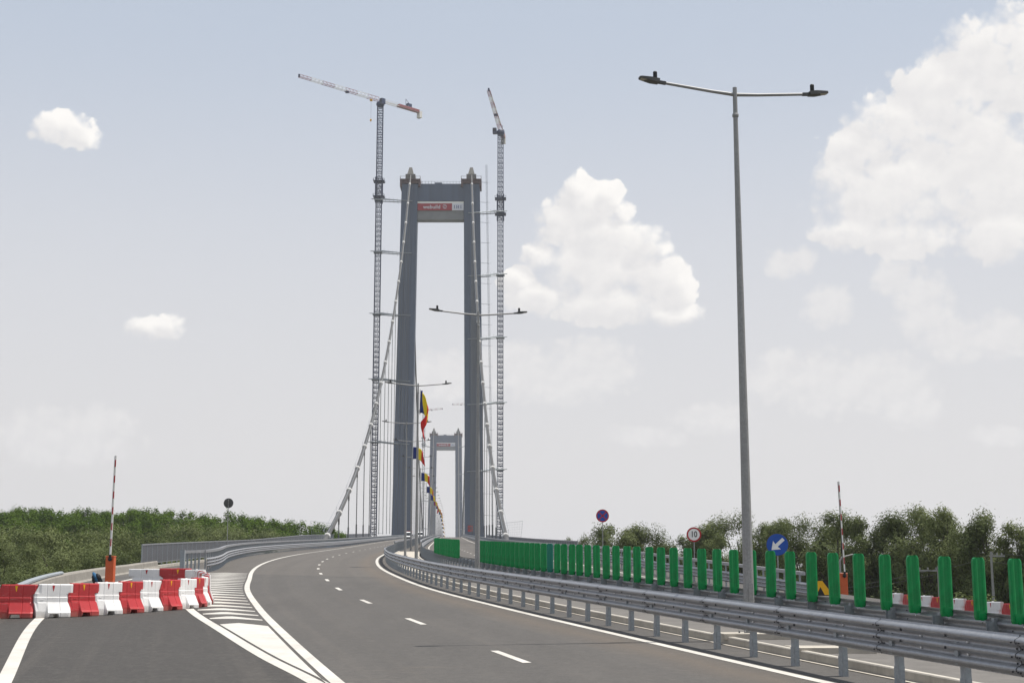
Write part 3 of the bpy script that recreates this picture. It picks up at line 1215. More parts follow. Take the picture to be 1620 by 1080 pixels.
pm_g, pm_t = panel_mesh('green'), panel_mesh('teal')
ppath = path(PB, 20, 130)
GP = 'green anti-glare panels standing on the median guardrail'
spots = []
PITCH = 1.26
d = 0.0
while at_arc(ppath, d)[0].x / at_arc(ppath, d)[0].y > 0.3127:
    d += 0.01
d -= math.floor(d / PITCH) * PITCH
while True:
    p, t = at_arc(ppath, d)
    if p.y > 117:
        break
    if p.y < 82.2 or p.y > 93:
        spots.append((p, t, p.y < 88))
    d += PITCH
front = [s for s in spots if s[2]]
back = [s for s in spots if not s[2]]
root = None
teal_i = min(range(len(front)), key=lambda i: abs(front[i][0].x / front[i][0].y * 2360 - 59))
vis = 0
for lst, isfront in ((front, True), (back, False)):
    for i, (p, t, _) in enumerate(lst):
        me = pm_t if (isfront and i == teal_i) else pm_g
        o = bpy.data.objects.new('anti_glare_panel', me)
        COL.objects.link(o)
        o.location = p
        o.rotation_euler = (R(random.uniform(-.8, .8)), R(random.uniform(-.6, .6)), math.atan2(t.y, t.x) - math.pi / 2 + R(random.uniform(-4, 4)))
        inframe = p.x / p.y < 0.338
        if isfront and inframe:
            vis += 1
        if isfront and i == teal_i:
            lb = 'the one bluish green anti-glare panel in the long row of pure green ones'
        elif isfront:
            lb = f'green ribbed anti-glare panel, {nth(max(vis, 1))} of the long row counted from the right edge' if inframe else 'green anti-glare panel just past the right edge of the photo'
        else:
            lb = f'green anti-glare panel, {nth(i + 1)} from the right in the short group left of the tall lamp'
        tag(o, lb, 'panel', GP)

# ================================================================== STREET LAMPS AND FLAGS
def lamp_proto(h):
    root = thing('street_lamp', 'tall tapered twin-arm street lamp on the median', 'street lamp', (0, 0, 0), 'twin-arm street lamps along the median')
    mb = MB()
    mb.tube([(0, 0, 0.0), (0, 0, h * 0.5), (0, 0, h + 0.12)], [0.128, 0.088, 0.052], 12)
    mb.box((0, 0, 0.015), (0.46, 0.46, 0.03))
    for sx in (-1, 1):
        for sy in (-1, 1):
            mb.lathe([(0.022, 0.03), (0.022, 0.10), (0.012, 0.12)], 6, (sx * .18, sy * .18, 0))
    mb.lathe([(0.072, h - 0.62), (0.080, h - 0.60), (0.080, h - 0.56), (0.072, h - 0.54)], 10)
    mb.box((0, -0.138, 0.95), (0.10, 0.03, 0.42))
    mb.build('pole', 'pole', root, smooth=False)
    for s in (-1, 1):
        mb = MB()
        mb.tube([(0, 0, h - 0.06), (s * 0.6, 0, h - 0.02), (s * 1.87, 0, h + 0.10)], [0.044, 0.038, 0.034], 8)
        arm = mb.build('arm', 'pole', root)
        rot = Matrix.Rotation(-s * R(5.5), 3, 'Y')
        c = Vector((s * 2.00, 0, h + 0.118))
        K = 0.72
        mb = MB()
        # flat luminaire: bracket, driver box, tapered LED plate
        mb.box(c + rot @ Vector((-s * 0.15, 0, -0.005)), (0.20, 0.08, 0.07), 0, rot=rot)
        poly = [(-0.10, -0.13), (0.16, -0.15), (0.52, -0.13), (0.58, -0.08), (0.58, 0.08), (0.52, 0.13), (0.16, 0.15), (-0.10, 0.13)]
        top, bot = [], []
        for x, y in poly:
            th = 0.085 if x < 0.2 else 0.05
            top.append(c + rot @ Vector((s * x * K, y * 0.8, 0.02 + th * .42)))
            bot.append(c + rot @ Vector((s * x * K, y * 0.8, 0.02 - th * .42 - (0.02 if x < .2 else 0))))
        n = len(poly)
        mb.add(top + bot, [tuple(range(n)), tuple(range(2 * n - 1, n - 1, -1))] + [(i, n + i, n + (i + 1) % n, (i + 1) % n) for i in range(n)])
        lum = mb.build('luminaire', 'charcoal', root)
        mb = MB()
        mb.box(c + rot @ Vector((s * 0.38 * K, 0, -0.009)), (0.22, 0.15, 0.012), 0, rot=rot)
        mb.build('lens', 'lens', lum)
        mb = MB()
        mb.lathe([(0.045, 0.0), (0.052, 0.02), (0.052, 0.16), (0.042, 0.18), (0.02, 0.185)], 10, tuple(c + rot @ Vector((s * 0.02, 0, 0.06))))
        mb.build('photocell', 'black', lum)
    return root


LAMP_Y = [34.0, 70.5, 105.5, 143.0, 184.0, 224.5] + [265 + 40.5 * i for i in range(40)]
protos = {}
GL_LAMP = 'twin-arm street lamps along the median'
lp = lamp_proto(12.85)
lp2 = lamp_proto(13.6)
index_kids()
lamp_pos = []
for i, y in enumerate(LAMP_Y):
    src = lp if i < 4 else lp2
    x = MED(y) + (-0.12 if y < 40 else 0.42 if y < 72 else 0.1 if y < 110 else 0)
    dxy = (MED(y + 1) - MED(y - 1)) / 2
    yaw = math.atan2(1, dxy) - math.pi / 2
    z = zr(x, y) + (0.12 if i < 3 else 0.11)
    if i in (0, 4):
        o = src
        o.location = (x, y, z)
        o.rotation_euler = (0, 0, yaw)
    else:
        o = dup(src, (x, y, z), yaw)
    names = ['tallest and nearest twin-arm street lamp, standing alone right of the middle', 'second nearest twin-arm street lamp, rising in front of the right tower leg',
             'third nearest twin-arm street lamp, the one the drooping flag hangs from']
    o['label'] = names[i] if i < 3 else f'twin-arm street lamp, {nth(i + 1)} from the camera along the bridge median'
    o['group'] = GL_LAMP
    lamp_pos.append((x, y, z, yaw, 12.85 if i < 4 else 13.6))


def flag(loc, hoist, fly, droop, yaw, seed, label):
    rnd = random.Random(seed)
    f = thing('flag', label, 'flag', loc, 'blue, yellow and red flags on the lamp posts')
    nu, nv = 18, 8
    ph = rnd.uniform(0, 6)

    def pt(u, v):
        s = u * fly
        dr = droop * (0.6 * u + 0.4 * u * u)
        x = s * math.cos(dr)
        z = -v * hoist * (1 - 0.12 * u) - s * math.sin(dr) * 0.95 + 0.05 * math.sin(5 * u + ph) * u
        yv = (0.16 * math.sin(9 * u + 2.2 * v + ph) + 0.07 * math.sin(17 * u - 3 * v)) * (0.15 + u) * fly / 2.4
        return (x * math.cos(yaw) - yv * math.sin(yaw), x * math.sin(yaw) + yv * math.cos(yaw), z)
    bands = (('blue_band', 'flag_blue', 0, 6), ('yellow_band', 'flag_yellow', 6, 12), ('red_band', 'flag_red', 12, 18))
    mb = MB()
    for mi, (nm, mt, a, b) in enumerate(bands):
        base = len(mb.v)
        for i in range(a, b + 1):
            for j in range(nv + 1):
                mb.v.append(pt(i / nu, j / nv))
        for i in range(b - a):
            for j in range(nv):
                q = base + i * (nv + 1) + j
                mb.f.append((q, q + 1, q + nv + 2, q + nv + 1))
                mb.mi.append(mi)
    o = mb.build('cloth', ['flag_blue', 'flag_yellow', 'flag_red'], None, smooth=True)
    so = o.modifiers.new('thickness', 'SOLIDIFY')
    so.thickness = 0.012
    o.parent = f
    mb = MB()
    mb.tube([(-0.02, 0, 0.1), (-0.02, 0, -hoist - 0.1)], 0.022, 6)
    mb.build('flag_staff', 'pole', None).parent = f
    return f


k = 0
for i in range(2, 40, 2):
    x, y, z, yaw, h = lamp_pos[i]
    if y > 1300:
        break
    k += 1
    off = Vector((0.16, 0, 0))
    loc = (x + 0.17, y - 0.05, z + h - (0.42 if i == 2 else 0.75))
    drp = [1.15, 0.42, 0.36, 0.62, 0.8, 0.55][(k - 1) % 6] if k < 12 else 0.6
    yw = [0.35, -0.35, -0.2, 0.2, 0.4, -0.3][(k - 1) % 6]
    if k == 1:
        flag(loc, 1.65, 2.7, 1.2, -1.2, 3, 'drooping blue, yellow and red flag high on the third lamp, the nearest flag')
    else:
        flag(loc, 1.5, 2.15 if k < 4 else 2.3, drp + .25, yw - .25, 10 + k, f'blue, yellow and red flag flying from a lamp post, {nth(k)} from the camera')

# ================================================================== SUSPENSION BRIDGE
bridge = thing('suspension_bridge', 'long grey suspension bridge with two portal towers and white-banded main cables', 'bridge', (axis(NEAR), NEAR, zp(NEAR)))
CO = 15.3                    # cable planes, from the axis
TOPZ = 213.6


def bx(off, y):
    return axis(y) + off


def make_tower(y, far=False):
    cx = axis(y)
    mb = MB()
    for sg in (-1, 1):
        # leg: tapered box with three grooves down each face
        def ring(off, w, d, z):
            hw, hd, g = w / 2, d / 2, 0.35
            front = [(-hw, -hd)]
            for c in (-0.20, 0.05, 0.20):
                front += [(c * w - 0.16, -hd), (c * w - 0.16, -hd + g), (c * w + 0.16, -hd + g), (c * w + 0.16, -hd)]
            front += [(hw, -hd)]
            back = [(-x, -yv) for x, yv in front]
            return [(cx + sg * off + x, y + yv, z) for x, yv in front + back]
        levels = [(19.2, 9.6, 9.0, -9.0), (17.65, 9.1, 8.6, 31.0), (15.55, 8.0, 7.6, 207.2)]
        b = len(mb.v)
        rings = [ring(*l) for l in levels]
        n = len(rings[0])
        vs = [p for r in rings for p in r]
        fs = []
        for i in range(len(rings) - 1):
            for j in range(n):
                fs.append((i * n + j, i * n + (j + 1) % n, (i + 1) * n + (j + 1) % n, (i + 1) * n + j))
        fs.append(tuple((len(rings) - 1) * n + j for j in range(n)))
        mb.add(vs, fs)
    t = mb.build('tower', 'tower', bridge)
    mb = MB()
    mb.box((cx, y, 203.0), (23.4, 6.4, 8.9))
    mb.box((cx - 1.2, y - 1.0, 207.9), (3.6, 2.6, 0.9))
    mb.build('crossbeam', 'tower', t)
    mb = MB()
    mb.box((cx, y, 193.6), (23.2, 5.6, 9.2))
    for i in range(24):
        mb.box((cx - 11.2 + 22.4 * i / 23, y - 2.86, 191.4), (0.22, 0.10, 4.6))
    mb.build('crossbeam', 'beam', t)
    mb = MB()
    for i in range(15):
        x = cx - 10.8 + 21.6 * i / 14
        mb.box((x, y - 3.0, 208.1), (0.14, 0.14, 1.5))
    mb.box((cx, y - 3.0, 208.7), (21.8, 0.10, 0.10))
    mb.build('railing', 'galv_dull', t)
    for sg in (-1, 1):
        x = cx + sg * CO
        mb = MB()
        mb.box((x, y, 208.2), (8.6, 8.4, 1.4), 1)
        mb.box((x, y, 209.3), (10.2, 10.0, 0.6), 1)
        for ux in (-1, 1):
            mb.box((x + ux * 4.6, y, 207.4), (1.0, 9.6, 3.4), 1)
            for uy in (-1, 1):
                mb.box((x + ux * 5.0, y + uy * 4.9, 210.3), (0.16, 0.16, 1.6), 1)
            mb.box((x + ux * 5.0, y, 210.9), (0.12, 9.8, 0.12), 1)
            mb.box((x, y + ux * 4.9, 210.9), (10.0, 0.12, 0.12), 1)
        mb.box((x, y, 211.0), (4.9, 6.6, 3.0), 0)
        mb.box((x, y, 214.5), (3.4, 5.6, 4.2), 0, taper=0.42)
        mb.build('saddle_house', ['cap', 'rust'], t)
    return t


tw1 = make_tower(NEAR)
tw1['label'] = 'near dark grey tower'
tw2 = make_tower(FAR)
tw2['label'] = 'far tower paled by haze'

# deck girder and walkways
mb = MB()
ys_ = [238 + 10 * i for i in range(42)] + [660 + 25 * i for i in range(60)]
fr = [(Vector((axis(y), y, zp(y))), Vector((1, 0, 0))) for y in ys_]
mb.sweep(fr, [(-17.9, -0.05), (17.9, -0.05), (17.9, -0.55), (12.5, -3.2), (-12.5, -3.2), (-17.9, -0.55)], closed=True, caps=True)
mb.build('deck', 'tower', bridge)


def side_z(y):
    s = y - 251
    return 10.7 + 0.1929 * s + 0.000519 * s * s + 0.0


SADZ = side_z(NEAR)


def main_z(y):
    t = (y - MID) / 560.0
    return zp(MID) + 4.2 + (SADZ - zp(MID) - 4.2) * t * t


hang_all = []
for sg, nm in ((-1, 'left'), (1, 'right')):
    pts = [Vector((bx(sg * CO, y), y, side_z(y))) for y in [229 + 5 * i for i in range(98)] + [NEAR]]
    pts += [Vector((bx(sg * CO, y), y, main_z(y))) for y in [NEAR + 8 + 16 * i for i in range(70)]]
    pts += [Vector((bx(sg * CO, y), y, side_z(2 * MID - y))) for y in [FAR, FAR + 100, FAR + 200, FAR + 300, FAR + 400, FAR + 467]]
    mb = MB()
    mb.tube(pts, 0.42, 10)
    c = mb.build('main_cable', 'cable', bridge, smooth=True)
    ys_b = [254.6 + 26.35 * i for i in range(18)]
    for y in ys_b:
        mb = MB()
        a = Vector((bx(sg * CO, y - .8), y - .8, side_z(y - .8)))
        b = Vector((bx(sg * CO, y + .8), y + .8, side_z(y + .8)))
        t = (b - a).normalized()
        mb.tube([a, a + t * .15, a + t * 0.151, b - t * .151, b - t * .15, b], [0.49, 0.49, 0.58, 0.58, 0.49, 0.49], 10)
        mb.build('cable_band', 'band', c)
        hang_all.append((sg, y, side_z(y)))
    mbb = MB()
    ys_m = [NEAR + 26.6 * i for i in range(1, 42)]
    for y in ys_m:
        hang_all.append((sg, y, main_z(y)))
    # hand ropes above the cable and the stanchions that carry them
    for o in (-0.45, 0.45):
        mbb.tube([Vector((bx(sg * CO + o, y), y, side_z(y) + 1.25)) for y in [252 + 26.35 * i for i in range(18)]], 0.03, 4)
    for y in ys_b:
        for o in (-0.45, 0.45):
            p = Vector((bx(sg * CO + o, y), y, side_z(y) + .4))
            mbb.tube([p, p + Vector((0, 0, 0.9))], 0.03, 4)
    mbb.build('hand_rope', 'galv_dull', c)
    # access net round the foot of the cable
    mb = MB()
    q = Vector((bx(sg * (CO + 1.2), 256), 256, side_z(256)))
    n0 = [(-1.2, -1.2), (1.4, -1.2), (1.8, 2.4), (-1.9, 2.0)]
    fp = [q + Vector((sg * u * 1.0, 0, v)) for u, v in n0]
    for i in range(4):
        mb.tube([fp[i], fp[(i + 1) % 4]], 0.028, 4)
    for i in range(1, 8):
        f = i / 8
        mb.tube([fp[0].lerp(fp[1], f), fp[3].lerp(fp[2], f)], 0.009, 3)
        mb.tube([fp[0].lerp(fp[3], f), fp[1].lerp(fp[2], f)], 0.009, 3)
    mb.tube([fp[0], Vector((q.x - sg * 1.2, 256, zp(256) + .4))], 0.03, 4)
    mb.tube([fp[1], Vector((q.x + sg * 1.2, 252, zp(252) + .4))], 0.03, 4)
    mb.build('access_net', 'galv_dull', bridge)

hang_all.sort(key=lambda h: h[1])
rest = MB()
for i, (sg, y, z) in enumerate(hang_all):
    zb = zp(y) + 0.1
    if z - zb < 2.5:
        continue
    mb = MB() if i < 100 else rest
    x = bx(sg * CO, y)
    r = 0.075 if y < NEAR else 0.06
    for o in ((-0.28, 0.28) if y < 420 else (0.0,)):
        mb.tube([(x, y + o, zb + 1.6), (x, y + o, z - 1.0)], r if y < 420 else 0.10, 5, 0)
    if y < 420:
        sock = min(4.0, (z - zb) * 0.3)
        mb.tube([(x, y, zb), (x, y, zb + sock)], 0.17, 6, 0)
        mb.box((x, y, z - 1.2), (0.22, 0.9, 1.8), 1)
    if i < 100:
        mb.build('hanger', ['rope', 'cable'], bridge)
tag(rest.build('hanger', ['rope'], bridge), kind='stuff')

# site cabins and red lift stations at the foot of the near tower
for (x, y, s, m_, lb) in ((axis(706) - 13.6, 700, (3.6, 2.0, 0.8), 'red', 'red site cabin on the walkway at the left tower leg'),
                          (axis(700) + 15.4, 696, (2.2, 2.2, 2.8), 'red', 'red site cabin on the walkway at the right tower leg')):
    mb = MB()
    z = zp(y) + (2.2 if x < -43 else 2.6)
    mb.box((x, y, z + s[2] / 2), s)
    mb.box((x, y, z + s[2] + .06), (s[0] + .2, s[1] + .2, 0.12), 1)
    for i in range(3):
        mb.box((x - s[0] * .3 + i * s[0] * .3, y - s[1] / 2 - .03, z + s[2] * .55), (s[0] * .16, 0.05, s[2] * .4), 1)
    for ux in (-1, 1):
        for uy in (-1, 1):
            mb.box((x + ux * s[0] * .45, y + uy * s[1] * .45, z - 1.3), (0.2, 0.2, 2.6), 1)
    tag(mb.build('site_cabin', [m_, 'seam_shade_trim'], None, origin=(x, y, z)), lb, 'cabin', 'red site cabins by the near tower')

# ------------------------------------------------------------------ banners between the tower legs
def text_mesh(body, size, name, ext=0.02):
    cu = bpy.data.curves.new(name, 'FONT')
    cu.body = body
    cu.size = size
    cu.extrude = ext
    cu.offset = size * 0.012
    cu.align_x = 'CENTER'
    cu.align_y = 'CENTER'
    cu.resolution_u = 3
    ob = bpy.data.objects.new(name, cu)
    COL.objects.link(ob)
    bpy.context.view_layer.update()
    dg = bpy.context.evaluated_depsgraph_get()
    me = bpy.data.meshes.new_from_object(ob.evaluated_get(dg))
    bpy.data.objects.remove(ob)
    bpy.data.curves.remove(cu)
    me.name = name
    return me


def put_text(me, mat, loc, parent, name, sx=1.0, sy=1.0):
    me.materials.clear()
    me.materials.append(M[mat])
    o = bpy.data.objects.new(name, me)
    COL.objects.link(o)
    o.parent = parent
    o.location = loc
    o.rotation_euler = (R(90), 0, 0)
    o.scale = (sx, sy, 1)
    return o


def make_banner(y, label):
    cx = axis(y)
    b = thing('banner', label, 'banner', (cx, y - 3.3, 195.5), 'red and white banners between the tower legs')
    mb = MB()
    # long cloth with a few sags; red field, white field, white strip above
    def cloth(x0, x1, z0, z1, mi):
        base = len(mb.v)
        nx = max(2, int((x1 - x0) / 1.2))
        for i in range(nx + 1):
            x = x0 + (x1 - x0) * i / nx
            yb = 0.05 * math.sin(x * 1.3) + 0.04 * math.sin(x * 3.1)
            for z in (z0, (z0 + z1) / 2, z1):
                mb.v.append((x, yb, z))
        for i in range(nx):
            for j in range(2):
                a = base + i * 3 + j
                mb.f.append((a, a + 3, a + 4, a + 1))
                mb.mi.append(mi)
    W = 11.55
    cloth(-W, 5.75, -1.85, 1.75, 0)
    cloth(5.75, W, -1.85, 1.75, 1)
    cloth(-W, W, 1.78, 2.72, 2)
    o = mb.build('cloth', ['banner_red', 'banner_white', 'white'], None)
    so = o.modifiers.new('thickness', 'SOLIDIFY')
    so.thickness = 0.03
    o.parent = b
    put_text(text_mesh('webuild', 2.7, 'lettering'), 'banner_white', (-4.4, -0.15, -0.15), b, 'lettering', 1.02, 1.0)
    mb = MB()
    # round emblem of slanting white strokes
    for i in range(5):
        u = -1.0 + 0.5 * i
        hl = math.sqrt(max(0.05, 1.5 - u * u)) * 0.9
        for k2 in (-1, 1):
            c = Vector((2.1 + u * 0.75 + k2 * 0.28 * hl, 0, 0.05 - u * 0.55 + k2 * 0.55 * hl))
            mb.box((c.x, -0.17, c.z), (0.20, 0.05, hl * 0.80), 0, rot=Matrix.Rotation(R(38), 3, 'Y'))
    e_ = mb.build('emblem', 'banner_white', None)
    e_.parent = b
    mb = MB()
    # serif capitals
    for lx, kind in ((6.9, 'I'), (8.55, 'H'), (10.2, 'I')):
        stems = (-0.45, 0.45) if kind == 'H' else (0.0,)
        for s_ in stems:
            mb.box((lx + s_, -0.16, -0.05), (0.26, 0.05, 1.5))
            for zz in (-0.80, 0.70):
                mb.box((lx + s_, -0.165, zz), (0.62, 0.05, 0.13))
        if kind == 'H':
            mb.box((lx, -0.155, -0.05), (0.9, 0.05, 0.14))
    l_ = mb.build('lettering', 'banner_blue', None)
    l_.parent = b
    return b


make_banner(NEAR, 'red and white builder banner high between the legs of the near tower')
make_banner(FAR, 'red and white banner between the legs of the distant tower')

# ================================================================== TOWER CRANES
def lattice(mb, a, b, w, bay, rc, rb, mi=0, tri=False):
    """four-chord lattice boom or mast from a to b"""
    a, b = Vector(a), Vector(b)
    t = (b - a)
    L = t.length
    t.normalize()
    up = Vector((0, 0, 1)) if abs(t.z) < 0.9 else Vector((0, 1, 0))
    s = t.cross(up).normalized()
    u = s.cross(t).normalized()
    h = w / 2
    if tri:
        cs = [s * h - u * h * .8, u * h * 1.0, -s * h - u * h * .8]
    else:
        cs = [s * h + u * h, s * h - u * h, -s * h - u * h, -s * h + u * h]
    n = max(1, int(round(L / bay)))
    for c in cs:
        mb.tube([a + c, b + c], rc, 4, mi)
    m = len(cs)
    for i in range(n + 1):
        p = a + t * (L * i / n)
        for j in range(m):
            mb.tube([p + cs[j], p + cs[(j + 1) % m]], rb, 3, mi, caps=False)
            if i < n:
                q = a + t * (L * (i + .5) / n)
                r_ = a + t * (L * (i + 1) / n)
                mid = (cs[j] + cs[(j + 1) % m]) / 2
                mb.tube([p + cs[j], q + mid if not tri else r_ + cs[(j + 1) % m]], rb, 3, mi, caps=False)
                if not tri:
                    mb.tube([q + mid, r_ + cs[j]], rb, 3, mi, caps=False)
                    mb.tube([q + mid, q + (cs[j])], rb * .8, 3, mi, caps=False)


def make_crane(x, y, ztop, jib_az, jib_len, cj_len, side, collar_z, ties, leg_x, label, detail=True, hook=None):
    r = thing('tower_crane', label, 'tower crane', (x, y, -9.0), 'tower cranes beside the bridge towers')
    mb = MB()
    lattice(mb, (x, y, -9), (x, y, ztop - 1), 2.75, 2.55 if detail else 6, 0.22, 0.09 if detail else 0.14)
    if detail:
        for i in range(int((ztop + 8) / 2.55)):
            z = -9 + 2.55 * i + 1.27
            for u in (-1, 1):
                mb.box((x + u * 1.37, y, z), (0.16, 2.7, 0.30))
                mb.box((x, y + u * 1.37, z), (2.7, 0.16, 0.30))
                mb.box((x + u * 0.35, y - 1.37, z + .75), (0.4, 0.16, 0.6))
    mb.build('mast', 'crane_blue', r)
    mb = MB()
    for dz in (0, 8.0):
        mb.box((x, y, collar_z + dz), (5.6, 5.6, 0.25))
        for ux in (-1, 1):
            mb.box((x + ux * 2.75, y, collar_z + dz + 1.0), (0.12, 5.5, 0.12))
            mb.box((x, y + ux * 2.75, collar_z + dz + 1.0), (5.5, 0.12, 0.12))
            for uy in (-1, 1):
                mb.box((x + ux * 2.75, y + uy * 2.75, collar_z + dz + 0.5), (0.14, 0.14, 1.2))
    lattice(mb, (x, y, collar_z - 3), (x, y, collar_z + 10), 3.4, 2.6, 0.25, 0.13)
    mb.build('climbing_frame', 'crane_blue', r)
    d = Vector((math.sin(jib_az), math.cos(jib_az), 0))
    n = Vector((d.y, -d.x, 0))
    c = Vector((x, y, ztop + 1.6))
    mb = MB()
    secs = 7
    for i in range(secs):
        a = c + d * (1.0 + (jib_len - 1.0) * i / secs)
        b = c + d * (1.0 + (jib_len - 1.0) * (i + 1) / secs)
        w = 2.3 - 0.8 * i / secs
        lattice(mb, a, b, w, 2.2, 0.11, 0.06, 0 if i in (0, 2, 4, 6) and i != 3 else 1, True)
    mb.box(c + d * jib_len, (0.8, 0.8, 1.4), 2)
    mb.box(c + d * jib_len * 0.42 - Vector((0, 0, 1.1)), (1.8, 1.8, 0.7), 2)
    mb.build('jib', ['crane_red', 'crane_white', 'crane_blue'], r)
    mb = MB()
    for s in (-1, 1):
        mb.tube([c + n * s * 0.9 - d * 0.5 - Vector((0, 0, .7)), c + n * s * 0.9 - d * cj_len - Vector((0, 0, .7))], 0.22, 4, 0)
        mb.tube([c + n * s * 0.9 - d * 2 + Vector((0, 0, .5)), c + n * s * 0.9 - d * cj_len + Vector((0, 0, .5))], 0.09, 4, 0)
        for k_ in range(10):
            q = c + n * s * 0.9 - d * (1 + (cj_len - 1) * k_ / 9) - Vector((0, 0, .7))
            mb.tube([q, q + Vector((0, 0, 1.2))], 0.07, 4, 0)
    rot = Matrix.Rotation(-jib_az, 3, 'Z')
    mb.box(c - d * (cj_len * .68) - Vector((0, 0, .2)), (2.3, cj_len * .5, 1.3), 1, rot=rot)
    mb.box(c - d * (cj_len * .70) + Vector((0, 0, 1.5)), (1.6, 2.6, 1.8), 2, rot=rot)
    mb.tube([c - d * (cj_len * .62) + Vector((0, 0, .5)), c - d * (cj_len * .62) + Vector((0, 0, 4.6))], 0.14, 4, 2)
    mb.tube([c - d * (cj_len * .62) + Vector((0, 0, 4.4)), c - d * (cj_len * .72) + Vector((0, 0, 2.2))], 0.10, 4, 2)
    mb.build('counter_jib', ['crane_white', 'crane_red', 'crane_blue'], r)
    mb = MB()
    mb.box(c - d * (cj_len - 1.0) - Vector((0, 0, 1.9)), (2.4, 1.7, 3.4), 0, rot=rot, taper=0.92)
    mb.build('counterweight', 'crane_white', r)
    mb = MB()
    mb.lathe([(1.5, -1.6), (2.1, -0.6), (2.1, 0.4), (1.4, 1.2)], 12, (x, y, ztop - 0.6))
    mb.build('slewing_ring', 'crane_blue', r)
    mb = MB()
    q = c + n * side * 2.9 + d * 1.0 - Vector((0, 0, 1.8))
    mb.box(q, (1.9, 2.4, 2.8), 0, rot=rot)
    mb.box(q + d * 1.25 + Vector((0, 0, .3)), (1.6, 0.1, 1.6), 1, rot=rot)
    mb.build('cab', ['crane_blue', 'glass'], r)
    if ties:
        for z in ties:
            mb = MB()
            s = 1 if leg_x > x else -1
            for o in (-1.3, 1.3):
                mb.tube([(x + s * 1.3, y + o * 2.0, z + 0.4), (leg_x, y + o * 1.2 - 3.0, z - 1.2)], 0.26, 5)
            mb.tube([(x - s * 3.4, y - 3.4, z), (leg_x + s * 5.5, y - 4.6, z - 1.4)], 0.22, 5)
            for k_ in range(6):
                f = k_ / 5
                xa = x + s * 1.3 + (leg_x - x - s * 1.3) * f
                mb.tube([(xa, y - 2.6, z + 0.4 - 1.6 * f), (xa, y + 2.6, z + 0.4 - 1.6 * f)], 0.10, 4)
                mb.tube([(xa, y - 3.0, z + 0.3 - 1.6 * f), (xa, y - 3.0, z + 1.5 - 1.6 * f)], 0.06, 4)
            mb.box((x, y, z), (4.2, 4.2, 0.5), 0)
            mb.build('wall_tie', 'galv_dull', r)
    if hook:
        mb = MB()
        q = c + d * hook[0]
        mb.tube([(q.x, q.y, q.z - 1.4), (q.x, q.y, q.z - hook[1])], 0.05, 4)
        mb.build('hoist_rope', 'wire', r)
        mb = MB()
        mb.box((q.x, q.y, q.z - 1.6), (1.3, 1.0, 1.0))
        mb.lathe([(0.2, -0.9), (0.5, -0.4), (0.5, 0.1), (0.2, 0.4)], 8, (q.x, q.y, q.z - hook[1]))
        mb.build('hook_block', 'yellow', r)
    return r


xl, xr = -67.0, -5.8
make_crane(xl, NEAR, 251.0, math.atan2(-36.6, -35.1), 50.5, 27, -1, 201.5, [199.6, 172.8, 141.3, 108.6, 77.7], axis(NEAR) - 19.6,
           'left tower crane with long red and white jib beside the near tower', True, (6.0, 12))
make_crane(xr, NEAR, 236.0, math.atan2(-5.2, -57.4), 57, 15.5, 1, 192.5, [193.4, 161.2, 129.5, 97.0, 64.4], axis(NEAR) + 19.4,
           'right tower crane whose short-looking jib points steeply up, beside the near tower', True)
make_crane(axis(FAR) - 28, FAR, 238, R(118), 27, 7, -1, 196, [194, 160, 126, 92, 58], axis(FAR) - 20, 'distant pale tower crane left of the far tower', False)
make_crane(axis(FAR) + 26.5, FAR, 246, R(-72), 20, 26, -1, 200, [194, 160, 126, 92, 58], axis(FAR) + 20, 'distant pale tower crane right of the far tower', False)

# builders' hoist mast beside the right leg
mb = MB()
hm = thing('hoist_mast', 'thin lattice hoist mast between the right tower leg and the right crane', 'hoist mast', (-9.6, NEAR - 2, zp(NEAR)))
lattice(mb, (-9.2, NEAR - 2, 26), (-12.9, NEAR - 2, 217.5), 0.80, 1.6, 0.055, 0.04)
mb.build('mast', 'galv_dull', hm)
for i in range(17):
    z = 42 + 10.4 * i
    f = (z - 26) / 191.5
    x = -9.2 - 3.7 * f
    mb = MB()
    mb.tube([(x + .4, NEAR - 2, z), (bx(17.65 - 2.1 * f, NEAR) + 3.9, NEAR - 2, z + .3)], 0.10, 4)
    mb.tube([(x, NEAR - 2, z), (x + 1.6, NEAR - 2, z + .1)], 0.05, 4)
    mb.build('tie_bar', 'galv_dull', hm)

# ================================================================== SIDE WALL, FENCES
pts = path(WAL, 20, 118, 1.5)
r_ = thing('concrete_parapet', 'low weathered concrete parapet along the left edge of the side lane', 'parapet', pts[0])
mb = MB()
mb.sweep(frames(pts), [(-0.24, -0.4), (-0.22, 0.50), (-0.16, 0.58), (0.10, 0.58), (0.16, 0.50), (0.20, 0.10), (0.30, 0.0), (0.30, -0.4)], closed=True, caps=True)
mb.build('wall', 'old_concrete', r_)
mb = MB()
sec = [p for p in pts if 24 < p.y < 72]
mb.sweep([(p + Vector((0, 0, .60)), s) for p, s in frames(sec)], [(-0.13, 0), (-0.12, 0.07), (-0.05, 0.11), (0.05, 0.11), (0.12, 0.07), (0.13, 0)], closed=True, caps=True)
mb.build('coping_rail', 'galv_dull', r_)


